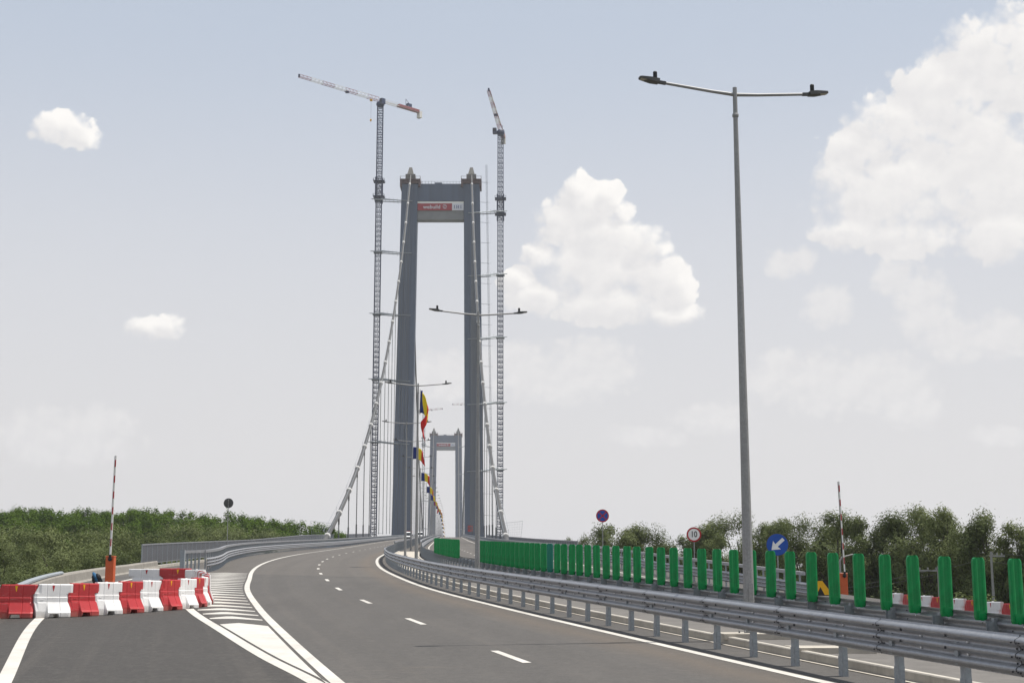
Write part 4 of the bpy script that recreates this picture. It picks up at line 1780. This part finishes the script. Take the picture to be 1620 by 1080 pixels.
def picket_fence(name, label, fx, y0, y1, hs=1.0):
    pts = path(fx, y0, y1, 2.0)
    r_ = thing(name, label, 'fence', pts[0], 'steel picket fences along the bridge edges')
    mb = MB()
    mb.sweep(frames(pts), [(-0.2, -0.3), (-0.2, 0.22), (0.2, 0.22), (0.2, -0.3)], closed=True, caps=True)
    mb.build('kerb_beam', 'concrete', r_)
    for zz, h in ((0.42, 0.06), (0.42 + 1.12 * hs, 0.10)):
        mb = MB()
        mb.sweep(frames(pts), [(-0.045, zz), (-0.045, zz + h), (0.045, zz + h), (0.045, zz)], closed=True, caps=True)
        mb.build('fence_rail', 'galv', r_)
    L = arclen(pts)
    mb = MB()
    d = 0.0
    while d < L and d < 330:
        p, t = at_arc(pts, d)
        mb.box(p + Vector((0, 0, 0.42 + 0.56 * hs)), (0.085, 0.02, 1.12 * hs), 0, math.atan2(t.y, t.x))
        d += 0.125
    mb.build('picket_infill', 'haybrown', r_)
    mb = MB()
    pm = None
    d = 0.0
    n = 0
    while d < L and n < 100:
        p, t = at_arc(pts, d)
        if pm is None:
            mb.box((0, 0, 0.27 + 0.58 * hs), (0.10, 0.08, 0.34 + 1.16 * hs))
            pm = mb.build('fence_post', 'galv_dull', r_, origin=(0, 0, 0))
            o = pm
        else:
            o = pm.copy()
            COL.objects.link(o)
            o.parent = r_
        o.location = p - pts[0]
        o.rotation_euler = (0, 0, math.atan2(t.y, t.x))
        n += 1
        d += 2.5


picket_fence('picket_fence', 'grey close-barred fence with pale top rail at the left edge of the side ramp', WAL, 111, 520, 1.28)
picket_fence('picket_fence', 'grey close-barred fence far away behind the right side guardrail', lambda y: QQ(y) + 4.0 if y < 200 else max(QQ(y) + 4.0, axis(y) + 17.4), 152, 520, 0.9)

# ================================================================== WATER-FILLED BARRIERS
def barrier_mesh(matname):
    mb = MB()
    L = 1.16
    # (half depth, height) from the ground up, on the near side
    prof = [(0.245, 0.0), (0.265, 0.035), (0.265, 0.15), (0.235, 0.19), (0.125, 0.43), (0.110, 0.47), (0.110, 0.60), (0.098, 0.62), (0.098, 0.71),
            (0.098, 0.7101), (0.098, 0.97), (0.080, 1.0)]
    secs = [(-0.58, 0, 1), (-0.50, 0, 1), (-0.47, 0, 1), (-0.235, 0, 1), (-0.215, .014, 1), (-0.195, 0, 1), (-0.18, 0, 1), (-0.15, 0, 2), (0.15, 0, 2),
            (0.18, 0, 1), (0.195, 0, 1), (0.215, .014, 1), (0.235, 0, 1), (0.50, 0, 1), (0.58, 0, 1)]
    vs = []
    n = len(prof)
    for si, (x, inset, k) in enumerate(secs):
        ring = []
        for (hd, z) in prof:
            zz, h = z, hd - inset
            if si in (0, 14):                       # rounded ends
                h -= 0.03
            if k == 2 and z < 0.10:                 # fork-lift slot
                zz = 0.115 + z * 0.2
            xx = x
            if z > 0.7100 + 0.00005:                # upper half is shifted: the halves hook together
                xx = x + 0.10 * (1 if x > 0.4 else 1 if x < -0.4 else 0)
            elif z < 0.45:
                xx = x * (1.0 if z > 0.16 else 0.985)
                if x < -0.2:                        # no splayed foot under the left third
                    h = min(h, 0.165 if x < -0.22 else 0.20)
            elif abs(x) > 0.4:
                xx = x - 0.045
            ring.append((xx, h, zz))
        vs.append([(x_, -h_, z_) for x_, h_, z_ in ring] + [(x_, h_, z_) for x_, h_, z_ in reversed(ring)])
    m = 2 * n
    flat = [p for r in vs for p in r]
    fs = []
    for i in range(len(secs) - 1):
        for j in range(m):
            fs.append((i * m + j, i * m + (j + 1) % m, (i + 1) * m + (j + 1) % m, (i + 1) * m + j))
    fs.append(tuple(range(m - 1, -1, -1)))
    fs.append(tuple((len(secs) - 1) * m + j for j in range(m)))
    mb.add(flat, fs)
    for sy in (-1, 1):
        mb.box((-0.38, sy * 0.112, 0.535), (0.12, 0.012, 0.022))
    mb.lathe([(0.045, 1.0), (0.045, 1.012), (0.03, 1.016)], 10, (0.0, 0, 0))
    me = mb.mesh('body', [M[matname]])
    fix_normals(me)
    return me


def barrier_proto(color):
    r_ = thing('plastic_barrier', color + ' barrier', 'barrier', (0, 0, 0), 'red and white water-filled barriers')
    o = bpy.data.objects.new('body', barrier_mesh('bar_' + color))
    COL.objects.link(o)
    o.parent = r_
    bevel(o, 0.014, 2)
    for sy in (-1, 1):
        mb = MB()
        vs = [(-0.045, sy * 0.1035, 0.955), (0.045, sy * 0.1035, 0.955), (0.012, sy * 0.1035, 0.79), (-0.004, sy * 0.1035, 0.79)]
        mb.add(vs, [(0, 1, 2, 3)])
        mb.build('sticker', 'yellow' if color == 'red' else 'sign_red', r_, origin=(0, 0, 0))
    return r_


bproto = {'red': barrier_proto('red'), 'white': barrier_proto('white')}
used = {'red': False, 'white': False}
index_kids()


def place_barrier(color, x, y, z, rz, label):
    if not used[color]:
        used[color] = True
        o = bproto[color]
        o.location = (x, y, z)
        o.rotation_euler = (0, 0, rz)
        o['label'] = label
    else:
        o = dup(bproto[color], (x, y, z), rz, label)
    return o


row = [(-15.2, 42.6), (-14.18, 42.8), (-13.26, 43.15), (-12.6, 43.8), (-12.1, 44.6), (-11.65, 45.45), (-11.24, 46.3), (-10.83, 47.15), (-10.49, 48.05), (-10.34, 49.0), (-10.36, 50.0),
       (-10.44, 51.0), (-10.6, 52.0), (-10.82, 53.0), (-11.07, 54.0), (-11.35, 55.0), (-11.63, 56.0), (-11.9, 57.0), (-12.2, 58.0)]
cols = ['white', 'red']
for i, (x, y) in enumerate(row):
    a_, b_ = row[max(i - 1, 0)], row[min(i + 1, len(row) - 1)]
    rz = math.atan2(b_[1] - a_[1], b_[0] - a_[0]) + R(random.uniform(-4.5, 4.5))
    c = cols[i % 2]
    if i == 0:
        lb = 'white water-filled barrier just outside the left edge of the photo'
    elif i < 9:
        lb = f'{c} water-filled barrier, {nth(i)} from the left photo edge in the front row'
    else:
        lb = f'{c} water-filled barrier in the end-on column at the row end, {nth(i - 8)} going away'
    o = place_barrier(c, x, y, zr(x, y) - 0.005, rz, lb)
    o.scale = (0.85, 0.95, 0.96)
for j, (c, x, y, a) in enumerate((('white', -12.55, 59.4, 150), ('red', -13.35, 59.7, 181), ('white', -14.6, 59.75, 177))):
    lb = ['white water-filled barrier at the far corner, mostly hidden behind the end-on column', 'red shaded water-filled barrier standing behind the front row, back to the camera',
          'white shaded water-filled barrier at the left end of the back row'][j]
    o = place_barrier(c, x, y, zr(x, y) - 0.005, R(a), lb)
    if j:
        o.scale = (1.08, 1, 1)

rrow = [Vector(p) for p in ((15.35, 60.4, 0), (16.1, 57.0, 0), (17.6, 51.5, 0), (19.6, 45.5, 0))]
L = arclen(rrow)
d, i = 0.3, 0
nr = 0
while d < L:
    p, t = at_arc(rrow, d)
    c = cols[i % 2]
    nr += 1
    lb = (f'{c} water-filled barrier beyond the green panels on the right, {nth(nr)} from the left' if p.x / p.y < 0.35 else f'{c} water-filled barrier on the right, outside the photo edge')
    place_barrier(c, p.x, p.y, zr(p.x, p.y) - 0.02 - 0.0, math.atan2(t.y, t.x) + R(random.uniform(-3, 3)), lb)
    i += 1
    d += 1.17

# ================================================================== LIFTING BARRIERS
def barrier_gate(x, y, z, yaw, tilt, label):
    g = thing('barrier_gate', label, 'barrier gate', (0, 0, 0), 'orange lifting barriers with raised booms')
    mb = MB()
    mb.box((0, 0, 0.02), (0.50, 0.42, 0.04), 0)
    mb.box((0, 0, 0.70), (0.42, 0.34, 1.32), 0)
    mb.box((0, 0, 1.38), (0.45, 0.37, 0.05), 0)
    ob = mb.build('cabinet', 'orange', g, origin=(0, 0, 0))
    bevel(ob, 0.012)
    mb = MB()
    mb.box((0.0, -0.178, 0.55), (0.32, 0.012, 0.80))
    mb.build('service_door', 'orange', ob, origin=(0, 0, 0))
    mb = MB()
    mb.lathe([(0.10, -0.19), (0.10, -0.26), (0.05, -0.28)], 14, (0.03, 0, 1.24), 0, 'Y')
    mb.box((0.03, -0.24, 1.34), (0.12, 0.05, 0.26))
    mb.build('boom_hub', 'black', g, origin=(0, 0, 0))
    mb = MB()
    L, n = 5.1, 24
    cells = [0, .42, .80, 1.22, 1.6, 2.02, 2.4, 2.82, 3.2, 3.62, 4.0, 4.42, 4.8, L]
    mb.box((0, 0, L / 2), (0.10, 0.05, L), 0)
    for i in range(1, len(cells) - 1, 2):
        mb.box((0.012, -0.028, (cells[i] + cells[i + 1]) / 2 + .1), (0.062, 0.006, cells[i + 1] - cells[i] - .02), 1)
        mb.box((0.012, 0.028, (cells[i] + cells[i + 1]) / 2 + .1), (0.062, 0.006, cells[i + 1] - cells[i] - .02), 1)
    mb.box((-0.045, 0, L / 2), (0.014, 0.06, L - .02), 2)
    bo = mb.build('boom', ['white', 'sign_red', 'black'], g, origin=(0, 0, 0))
    bo.location = (0.03, -0.23, 1.36)
    bo.rotation_euler = (0, tilt, 0)
    g.location = (x, y, z)
    g.rotation_euler = (0, 0, yaw)
    return g


barrier_gate(-20.3, 75.4, zr(-20.3, 75.4), R(-4), R(0.6), 'orange lifting barrier with its boom raised, on the left side lane')
barrier_gate(18.40, 83.0, 0.30, R(4), R(-1.6), 'orange lifting barrier with its boom raised, right, partly behind a green panel')
# bundled blue and black sheet leaning on the parapet
mb = MB()
for (cx_, cz, rx_, rz_, tilt_, mi) in ((0.0, 0.28, 0.11, 0.33, 30, 0), (0.16, 0.24, 0.12, 0.29, 28, 1), (-0.10, 0.20, 0.10, 0.22, 18, 1)):
    b = len(mb.v)
    for i in range(7):
        v_ = -1 + 2 * i / 6
        for j in range(10):
            a = 2 * math.pi * j / 10
            rr = math.sqrt(max(0.06, 1 - v_ * v_ * .9)) * (1 + 0.18 * math.sin(3 * a + i * 1.7))
            q = Vector((rx_ * rr * math.cos(a), 0.12 * rr * math.sin(a), rz_ * v_))
            q = Matrix.Rotation(-R(tilt_), 3, 'Y') @ q
            mb.v.append((q.x + cx_, q.y, q.z + cz + .03))
    for i in range(6):
        for j in range(10):
            mb.f.append((b + i * 10 + j, b + i * 10 + (j + 1) % 10, b + (i + 1) * 10 + (j + 1) % 10, b + (i + 1) * 10 + j))
            mb.mi.append(mi)
    mb.f.append(tuple(b + j for j in range(9, -1, -1)))
    mb.f.append(tuple(b + 60 + j for j in range(10)))
    mb.mi += [mi, mi]
o = mb.build('bag', ['tarp_blue', 'black'], None, smooth=True, origin=(0, 0, 0))
o.location = (-20.95, 75.2, zr(-20.95, 75.2))
tag(o, 'crumpled blue and black bag leaning beside the orange barrier cabinet', 'bag')

# ================================================================== TRAFFIC SIGNS
def sign_base(name, label, x, y, z0, zc, rad, yaw, back='charcoal'):
    s = thing(name, label, 'road sign', (x, y, z0))
    mb = MB()
    h = zc - z0
    mb.tube([(0, 0.05, 0), (0, 0.05, h + rad * .8)], 0.032, 8)
    mb.build('post', 'pole', s, origin=(0, 0, 0))
    mb = MB()
    mb.lathe([(rad * .98, -0.012), (rad, -0.008), (rad, 0.008), (rad * .98, 0.012)], 40, (0, 0, h), 0, 'Y')
    for dz_ in (-.25, .25):
        mb.box((0, 0.035, h + dz_ * rad), (rad * 1.1, 0.03, 0.05), 0)
        mb.box((0, 0.09, h + dz_ * rad), (0.10, 0.03, 0.05), 0)
    pl = mb.build('plate', back, s, origin=(0, 0, 0))
    s.rotation_euler = (0, 0, yaw)
    return s, pl, h


def disc(mb, r0, r1, h, y, mi, n=40):
    b = len(mb.v)
    for r in (r0, r1):
        for j in range(n):
            a = 2 * math.pi * j / n
            mb.v.append((r * math.cos(a), y, h + r * math.sin(a)))
    for j in range(n):
        mb.f.append((b + j, b + (j + 1) % n, b + n + (j + 1) % n, b + n + j))
        mb.mi.append(mi)


s, pl, h = sign_base('speed_limit_sign', 'round white sign with red border and black number 10, on a post', 10.9, 89.0, 1.3, 4.1, 0.44, R(-6))
mb = MB()
disc(mb, 0.0, 0.345, h, -0.014, 0)
mb.build('sign_face', 'white', pl, origin=(0, 0, 0))
mb = MB()
disc(mb, 0.345, 0.438, h, -0.015, 0)
mb.build('border', 'sign_red', pl, origin=(0, 0, 0))
put_text(text_mesh('10', 0.50, 'number', 0.004), 'black', (0.0, -0.020, h - 0.0), pl, 'number', 0.80, 1.0)
s, pl, h = sign_base('no_stopping_sign', 'round blue sign with red border and red cross, on a tall thin post', 6.9, 113.0, 2.6, 6.62, 0.49, R(-4))
mb = MB()
disc(mb, 0.0, 0.40, h, -0.014, 0)
mb.build('sign_face', 'sign_blue', pl, origin=(0, 0, 0))
mb = MB()
disc(mb, 0.395, 0.488, h, -0.016, 0)
for a in (45, -45):
    mb.box((0, -0.018, h), (0.84, 0.004, 0.085), 0, rot=Matrix.Rotation(R(a), 3, 'Y'))
mb.build('cross', 'sign_red', pl, origin=(0, 0, 0))
s, pl, h = sign_base('direction_sign', 'large round blue sign with white arrow pointing down left, behind the green panels', 13.38, 75.0, 0.2, 2.95, 0.555, R(-8))
mb = MB()
disc(mb, 0.0, 0.535, h, -0.014, 0)
mb.build('sign_face', 'sign_blue', pl, origin=(0, 0, 0))
mb = MB()
ar = [(-0.40, 0.0), (-0.03, 0.28), (-0.06, 0.085), (0.42, 0.085), (0.42, -0.085), (-0.06, -0.085), (-0.03, -0.28)]
ca, sa = math.cos(R(42)), math.sin(R(42))
ar = [(x * ca - z * sa, x * sa + z * ca + h) for x, z in ar]
mb.prism(ar, -0.022, -0.016)
mb.build('arrow', 'white', pl, origin=(0, 0, 0))
s, pl, h = sign_base('road_sign', 'dark back of a round sign on a thin post at the left guardrail', -24.9, 130.0, 4.1, 8.72, 0.43, R(178), 'charcoal')

# ================================================================== UTILITY POLES AND WIRES
up = []
for (x, y, zt, lb, arm) in ((37.0, 115, 4.0, 'taller concrete utility pole among the willows at the right', 0.9), (33.0, 115.5, 2.9, 'shorter concrete utility pole with a side arm among the willows', -1.6),
                            (24.2, 110, 3.4, 'thin grey post with a short bent arm left of the right orange barrier', 1.0)):
    p = thing('utility_pole', lb, 'utility pole', (x, y, -9), 'utility poles on the right')
    mb = MB()
    if arm == 1.0:
        mb.tube([(x, y, -9), (x, y, zt - .3), (x + .15, y, zt), (x + arm, y, zt + .22)], [.09, .08, .06, .05], 8)
    else:
        mb.tube([(x, y, -9), (x, y, zt)], [0.15, 0.085], 8)
    mb.build('pole', 'pole', p)
    if arm != 1.0:
        mb = MB()
        mb.box((x + arm / 2, y, zt - .35), (abs(arm) + .3, 0.10, 0.12))
        for f in (-.4, 0, .4):
            mb.lathe([(0.05, zt - .29), (0.07, zt - .22), (0.05, zt - .15), (0.06, zt - .10)], 8, (x + arm / 2 + f * abs(arm), y, 0))
        mb.build('cross_arm', 'pole', p)
    up.append((x, y, zt))
for i, (a, b, o) in enumerate((((37, 115, 3.85), (80, 118, 4.5), .9), ((37, 115, 3.85), (33, 115.5, 2.75), .25), ((33, 115.5, 2.7), (-2, 112, -.6), 1.2), ((33, 115.5, 2.3), (-2, 112, -1.0), 1.0), ((37, 115, 3.2), (80, 118, 3.6), 1.1))):
    a, b = Vector(a), Vector(b)
    mb = MB()
    mb.tube([a.lerp(b, f / 10) - Vector((0, 0, o * 4 * (f / 10) * (1 - f / 10))) for f in range(11)], 0.022, 4)
    tag(mb.build('overhead_wire', 'wire', None, origin=a), ['upper wire running off to the right from the taller pole', 'short wire between the two concrete poles', 'upper wire sagging left from the shorter pole',
        'lower wire sagging left from the shorter pole', 'lower wire running off to the right from the taller pole'][i], 'wire', 'overhead wires on the right')

# ================================================================== VANS
def van_proto():
    v_ = thing('van', 'white van', 'van', (0, 0, 0), 'white vehicles coming down the bridge')
    mb = MB()
    # side outline (y, z): front at -y, coming towards the camera
    side = [(-2.6, 0.35), (-2.68, 0.70), (-2.55, 1.12), (-1.75, 1.30), (-0.95, 2.25), (-0.5, 2.42), (2.4, 2.45), (2.65, 2.25), (2.7, 0.40)]
    n = len(side)
    vs = []
    for x, k in ((-0.98, 1), (0.98, 1)):
        for y, z in side:
            inn = 0.16 * max(0, (z - 1.25) / 1.2)
            vs.append((x - math.copysign(inn, x), y, z))
    fs = [tuple(range(n)), tuple(range(2 * n - 1, n - 1, -1))] + [(i, n + i, n + (i + 1) % n, (i + 1) % n) for i in range(n)]
    mb.add(vs, fs)
    ob = mb.build('body', 'van_white', v_, origin=(0, 0, 0))
    bevel(ob, 0.07, 2)
    mb = MB()
    mb.add([(-0.84, -1.76, 1.36), (0.84, -1.76, 1.36), (0.76, -1.03, 2.18), (-0.76, -1.03, 2.18)], [(0, 1, 2, 3)])
    o = mb.build('windscreen', 'glass', v_, origin=(0, 0, 0))
    so = o.modifiers.new('t', 'SOLIDIFY')
    so.thickness = 0.04
    so.offset = 1.0
    mb = MB()
    for s_ in (-1, 1):
        mb.add([(s_ * 0.965, -1.5, 1.42), (s_ * 0.965, -0.2, 1.42), (s_ * 0.88, -0.3, 2.1), (s_ * 0.88, -0.95, 2.1)], [(0, 1, 2, 3)])
    o = mb.build('side_window', 'glass', v_, origin=(0, 0, 0))
    mb = MB()
    mb.box((0, -2.70, 0.50), (1.9, 0.14, 0.42))
    mb.box((0, -2.66, 0.86), (1.0, 0.12, 0.22))
    mb.build('bumper', 'dark', v_, origin=(0, 0, 0))
    for s_ in (-1, 1):
        mb = MB()
        mb.box((s_ * 0.78, -2.58, 0.98), (0.28, 0.16, 0.24))
        mb.build('headlight', 'lens', v_, origin=(0, 0, 0))
        mb = MB()
        mb.box((s_ * 1.12, -1.45, 1.5), (0.2, 0.12, 0.32))
        mb.build('mirror', 'dark', v_, origin=(0, 0, 0))
        for y in (-1.75, 1.75):
            mb = MB()
            mb.lathe([(0.20, -0.12), (0.34, -0.10), (0.35, 0.0), (0.34, 0.10), (0.20, 0.12)], 18, (s_ * 0.86, y, 0.35), 0, 'X')
            w_ = mb.build('wheel', 'tyre', v_, origin=(0, 0, 0))
            mb = MB()
            mb.lathe([(0.19, -0.125), (0.19, 0.125)], 14, (s_ * 0.86, y, 0.35), 0, 'X')
            mb.build('rim', 'galv_dull', w_, origin=(0, 0, 0))
    return v_


vp = van_proto()
index_kids()
for i, (y, off, lb) in enumerate(((430, -6.2, 'white van with dark bumper coming down the bridge between the lamp posts'), (520, -4.6, 'farther white van half hidden behind the lamp posts'))):
    x = axis(y) + off
    o = vp if i == 0 else dup(vp)
    o.location = (x, y, zp(y))
    o.rotation_euler = (math.atan(GR), 0, R(2.4))
    o['label'] = lb

# ================================================================== TREES
def tree_mesh(seed, H, shape, nclump, nleaf, lw, ll, droop):
    rnd = random.Random(seed)
    trunk = MB()
    crown = MB()
    def env(t):
        """crown half width at relative height t"""
        if shape == 'willow':
            return 0.30 * (1 - abs((t - 0.45) / 0.58) ** 2.4) ** 0.5 if abs((t - 0.45) / 0.58) < 1 else 0.02
        if shape == 'tall':
            return 0.19 * (1 - abs((t - 0.5) / 0.52) ** 2.8) ** 0.5 if abs((t - 0.5) / 0.52) < 1 else 0.02
        return 0.135 * (1 - abs((t - 0.52) / 0.48) ** 2.5) ** 0.5 if abs((t - 0.52) / 0.48) < 1 else 0.02
    lean = rnd.uniform(-.04, .04)
    tp = []
    for i in range(7):
        t = i / 6
        tp.append((lean * H * t * t + rnd.uniform(-.012, .012) * H * t, rnd.uniform(-.012, .012) * H * t, H * 0.86 * t))
    trunk.tube(tp, [H * 0.020 * (1 - 0.85 * i / 6) for i in range(7)], 7)
    lob = [rnd.uniform(0.75, 1.25) for _ in range(9)]
    clumps = []
    for c in range(nclump):
        t = 0.06 + 0.92 * (c + rnd.random()) / nclump
        a = rnd.uniform(0, 2 * math.pi)
        rr = env(t) * H * (rnd.random() ** 0.45) * lob[int(a / (2 * math.pi) * 9) % 9] * rnd.uniform(.85, 1.15)
        cx_ = lean * H * t * t + rr * math.cos(a)
        cy_ = rr * math.sin(a)
        cz = H * t
        clumps.append((cx_, cy_, cz, H * (rnd.uniform(0.035, 0.08) if shape == 'poplar' else rnd.uniform(0.05, 0.105) if shape == 'tall' else rnd.uniform(0.07, 0.135)) * (1.2 - 0.5 * t)))
    for (cx_, cy_, cz, cr) in clumps[::2]:
        t0 = max(0.1, cz / H * 0.86 - 0.16)
        k = min(5, int(t0 * 6))
        b0 = Vector(tp[k]).lerp(Vector(tp[k + 1]), t0 * 6 - k)
        e = Vector((cx_, cy_, cz))
        m = b0.lerp(e, 0.55) + Vector((0, 0, 0.02 * H))
        trunk.tube([b0, m, e], [H * 0.006, H * 0.0038, H * 0.001], 4)
    per = nleaf // nclump
    for (cx_, cy_, cz, cr) in clumps:
        n = int(per * (cr / (H * (0.075 if shape == 'willow' else 0.055))) ** 1.6) + 8
        for q in range(n):
            # points thickest near the outside of the clump
            d = Vector((rnd.gauss(0, 1), rnd.gauss(0, 1), rnd.gauss(0, .85)))
            d = d.normalized() * cr * (rnd.random() ** 0.4) * rnd.uniform(.7, 1.25)
            p = Vector((cx_, cy_, cz)) + d
            if p.z < 0.05:
                continue
            outw = Vector((p.x - lean * H, p.y, (p.z - H * .4) * .5))
            nn = (d.normalized() * 0.9 + outw.normalized() * 0.45 + Vector((rnd.gauss(0, .38), rnd.gauss(0, .38), rnd.gauss(0, .38) + .15))).normalized()
            ax = Vector((rnd.gauss(0, 1), rnd.gauss(0, 1), rnd.gauss(0, 1) - droop * 1.6))
            ax = ax - nn * ax.dot(nn)
            if ax.length < 1e-3:
                continue
            ax.normalize()
            sd = ax.cross(nn)
            if sd.length < 1e-4:
                continue
            sd.normalize()
            s1 = ll * rnd.uniform(.6, 1.3)
            s2 = lw * rnd.uniform(.6, 1.3)
            crown.add([p - ax * s1 * .5, p + sd * s2 * .5, p + ax * s1 * .5, p - sd * s2 * .5], [(0, 1, 2, 3)])
    return trunk, crown


def tree_proto(name, seed, H, shape, nclump, nleaf, lw, ll, droop, leaf):
    r_ = thing(name, name, 'tree', (0, 0, -500))
    tr, cr = tree_mesh(seed, H, shape, nclump, nleaf, lw, ll, droop)
    tr.build('trunk', 'bark', r_, origin=(0, 0, 0), normals=False)
    cr.build('crown', leaf, r_, origin=(0, 0, 0), normals=False)
    return r_


WIL = [tree_proto('willow_tree', 100 + i, 16.0, 'willow' if i < 3 else 'tall', 36 if i < 3 else 50, 30000 if i < 3 else 19000, 0.09 if i < 3 else 0.11, 0.22 if i < 3 else 0.28, 0.5, 'willow') for i in range(6)]
POP = [tree_proto('poplar_tree', 200 + i, 25.0, 'poplar', 90, 14000, 0.24, 0.32, 0.0, 'poplar') for i in range(4)]
BSH = [tree_proto('willow_bush', 300 + i, 6.0, 'willow', 50, 9000, 0.075, 0.19, 0.4, 'willow') for i in range(2)]
index_kids()
usedp = set()


def plant(proto, x, y, top, label, group, base=-9.0, wide=1.0, H=None):
    H = H or {'willow_tree': 16.0, 'poplar_tree': 25.0, 'willow_bush': 6.0}[proto.name.split('.')[0]]
    sc = (top - base) / H
    scl = (sc * wide, sc * wide, sc)
    if proto.name in usedp:
        o = dup(proto, (x, y, base), random.uniform(0, 6.28), label, scale=scl)
    else:
        usedp.add(proto.name)
        o = proto
        o.location = (x, y, base)
        o.rotation_euler = (0, 0, random.uniform(0, 6.28))
        o.scale = scl
        o['label'] = label
    tag(o, None, 'tree' if 'bush' not in proto.name else 'bush', group)
    return o


rr = random.Random(5)
RT = [(8.5, 210, 9.2), (9.8, 200, 8.6), (10.9, 190, 7.7), (11.6, 165, 8.2), (13.3, 160, 8.3), (15.3, 160, 7.8), (17.9, 165, 7.3), (19.4, 160, 7.3), (21.5, 158, 7.9),
      (22.8, 155, 8.5), (24.6, 150, 8.4), (27.5, 150, 8.6), (28.7, 145, 8.5), (29.6, 140, 8.6), (33.5, 150, 8.0), (32.0, 135, 8.3), (32.7, 130, 8.6), (34.4, 128, 8.1),
      (36.6, 128, 8.0), (36.7, 122, 7.6), (37.4, 118, 7.6), (38.7, 116, 6.7), (39.2, 112, 6.6), (40.8, 110, 6.6), (42.8, 108, 6.6), (46.5, 104, 6.4), (50, 101, 6.8), (55, 97, 6.0), (60, 94, 6.6), (66, 90, 6.2)]
for i, (x, y, z) in enumerate(RT):
    small = i < 3
    w = 0.6 if small else (0.9 if i % 3 else 1.15)
    pr = WIL[[3, 4, 0, 5, 3, 1, 4, 5][i % 8]]
    plant(pr, x, y + 9, z + 0.4 + rr.uniform(-.9, .5), f'grey-green willow right of the road, {nth(i + 1)} of its row counted from the bridge', 'willows on the right of the road', wide=w)
# second, lower line that fills the gaps
for i in range(38):
    f = i / 37
    x = 13 + 34 * f + rr.uniform(-1, 1)
    y = 172 - 62 * f + rr.uniform(-3, 3) + 16
    plant(WIL[rr.randrange(6)], x, y, rr.uniform(3.0, 5.6), 'grey-green willow filling the dense thicket behind the front willows on the right', 'thicket willows on the right', wide=1.25)
for i in range(26):
    f = i / 25
    x = 15.5 + 27 * f + rr.uniform(-1, 1)
    y = 150 - 48 * f + rr.uniform(-3, 3)
    plant(BSH[i % 2], x, y, rr.uniform(-3.2, 0.6) + (2.0 if i < 9 else 0), 'low willow bush in the undergrowth below the right willows', 'undergrowth bushes on the right', wide=1.35)
LP = [(-113, 18.8), (-107.5, 18.8), (-101.1, 18.7), (-96.0, 18.8), (-90.9, 18.8), (-85.8, 18.5), (-80.6, 18.8), (-75.5, 18.9), (-70.4, 18.4), (-65.3, 18.1), (-60.1, 17.6), (-55.0, 17.4),
      (-49.9, 17.0), (-45.4, 16.6), (-40.9, 16.1), (-39.4, 17.6), (-38.2, 17.6), (-37.2, 17.4), (-36.4, 16.4)]
GPOP = 'poplars of the dark wood on the left'
for k_, (dy_, dz_, dx_) in enumerate(((0, -.3, 0), (10, .4, 2.6), (21, .8, 0.6), (34, 1.2, 3.2))):
    for x, z in LP + [((LP[q][0] + LP[q + 1][0]) / 2, (LP[q][1] + LP[q + 1][1]) / 2) for q in range(len(LP) - 1)]:
        f = (300 + dy_) / 300
        if k_ and x > -42:
            continue
        plant(POP[rr.randrange(4)], (x - dx_) * f + rr.uniform(-1, 1), 300 + dy_ + rr.uniform(-2.5, 2.5), (z + rr.uniform(-.9, .8)) * f + dz_ - (1.9 if k_ == 0 else 0.9),
              'dark green poplar within the even wood left of the bridge', GPOP, wide=1.12)
for i in range(15):
    x = -108 + 4.6 * i
    plant(POP[rr.randrange(4)], x * 0.93, 276 + rr.uniform(-3, 3), rr.uniform(9.5, 13), 'lower poplar along the front edge of the dark wood on the left', 'front edge poplars on the left', wide=1.7)
LW = [(-41.5, 121, 5.2), (-33.4, 108, 2.6), (-42.0, 138, 6.8), (-36.2, 132, 4.6), (-40.8, 152, 7.6), (-35.0, 149, 5.8), (-50.0, 230, 11.8), (-49.0, 248, 12.6), (-35.2, 168, 6.6), (-33.0, 186, 7.0), (-47.6, 262, 13.0), (-41.2, 262, 12.6), (-47.5, 126, 4.2), (-41.5, 107, 2.2), (-52, 145, 6.4), (-56, 168, 8.2), (-47, 172, 8.0), (-29.8, 96, 0.4), (-35.5, 96, 1.0)]
for i, (x, y, z) in enumerate(LW):
    plant(WIL[[0, 1, 2][i % 3]], x, y, z, f'pale olive willow below the left parapet, {nth(i + 1)} of the scattered group', 'olive willows on the left', wide=1.25)
for i in range(14):
    plant(BSH[i % 2], -28.5 - 1.35 * i + rr.uniform(-1, 1), 92 + rr.uniform(-4, 14) + i * .6, rr.uniform(-4.5, -1.5), 'low olive bush beneath the left willows', 'undergrowth bushes on the left', wide=1.5)
for i in range(12):
    plant(WIL[i % 3], -44 - 5.5 * i + rr.uniform(-2, 2), 205 + rr.uniform(-25, 15), rr.uniform(4.5, 8.8), 'pale willow between the parapet willows and the dark poplar wood', 'middle willows on the left', wide=1.4)

# ================================================================== AIR
mb = MB()
mb.box((0, 3000, 140.0), (11900, 10400, 300.2))
hz = mb.build('haze', 'dark', None)
hk = bpy.data.materials.new('summer_haze')
hk.use_nodes = True
ht = hk.node_tree
ht.nodes.clear()
ho = ht.nodes.new('ShaderNodeOutputMaterial')
hv = ht.nodes.new('ShaderNodeVolumePrincipled')
hv.inputs['Color'].default_value = (0.93, 0.95, 1.0, 1)
hv.inputs['Density'].default_value = 0.00012
hv.inputs['Anisotropy'].default_value = 0.2
ht.links.new(hv.outputs[0], ho.inputs['Volume'])
hz.data.materials.clear()
hz.data.materials.append(hk)
tag(hz, kind='stuff')
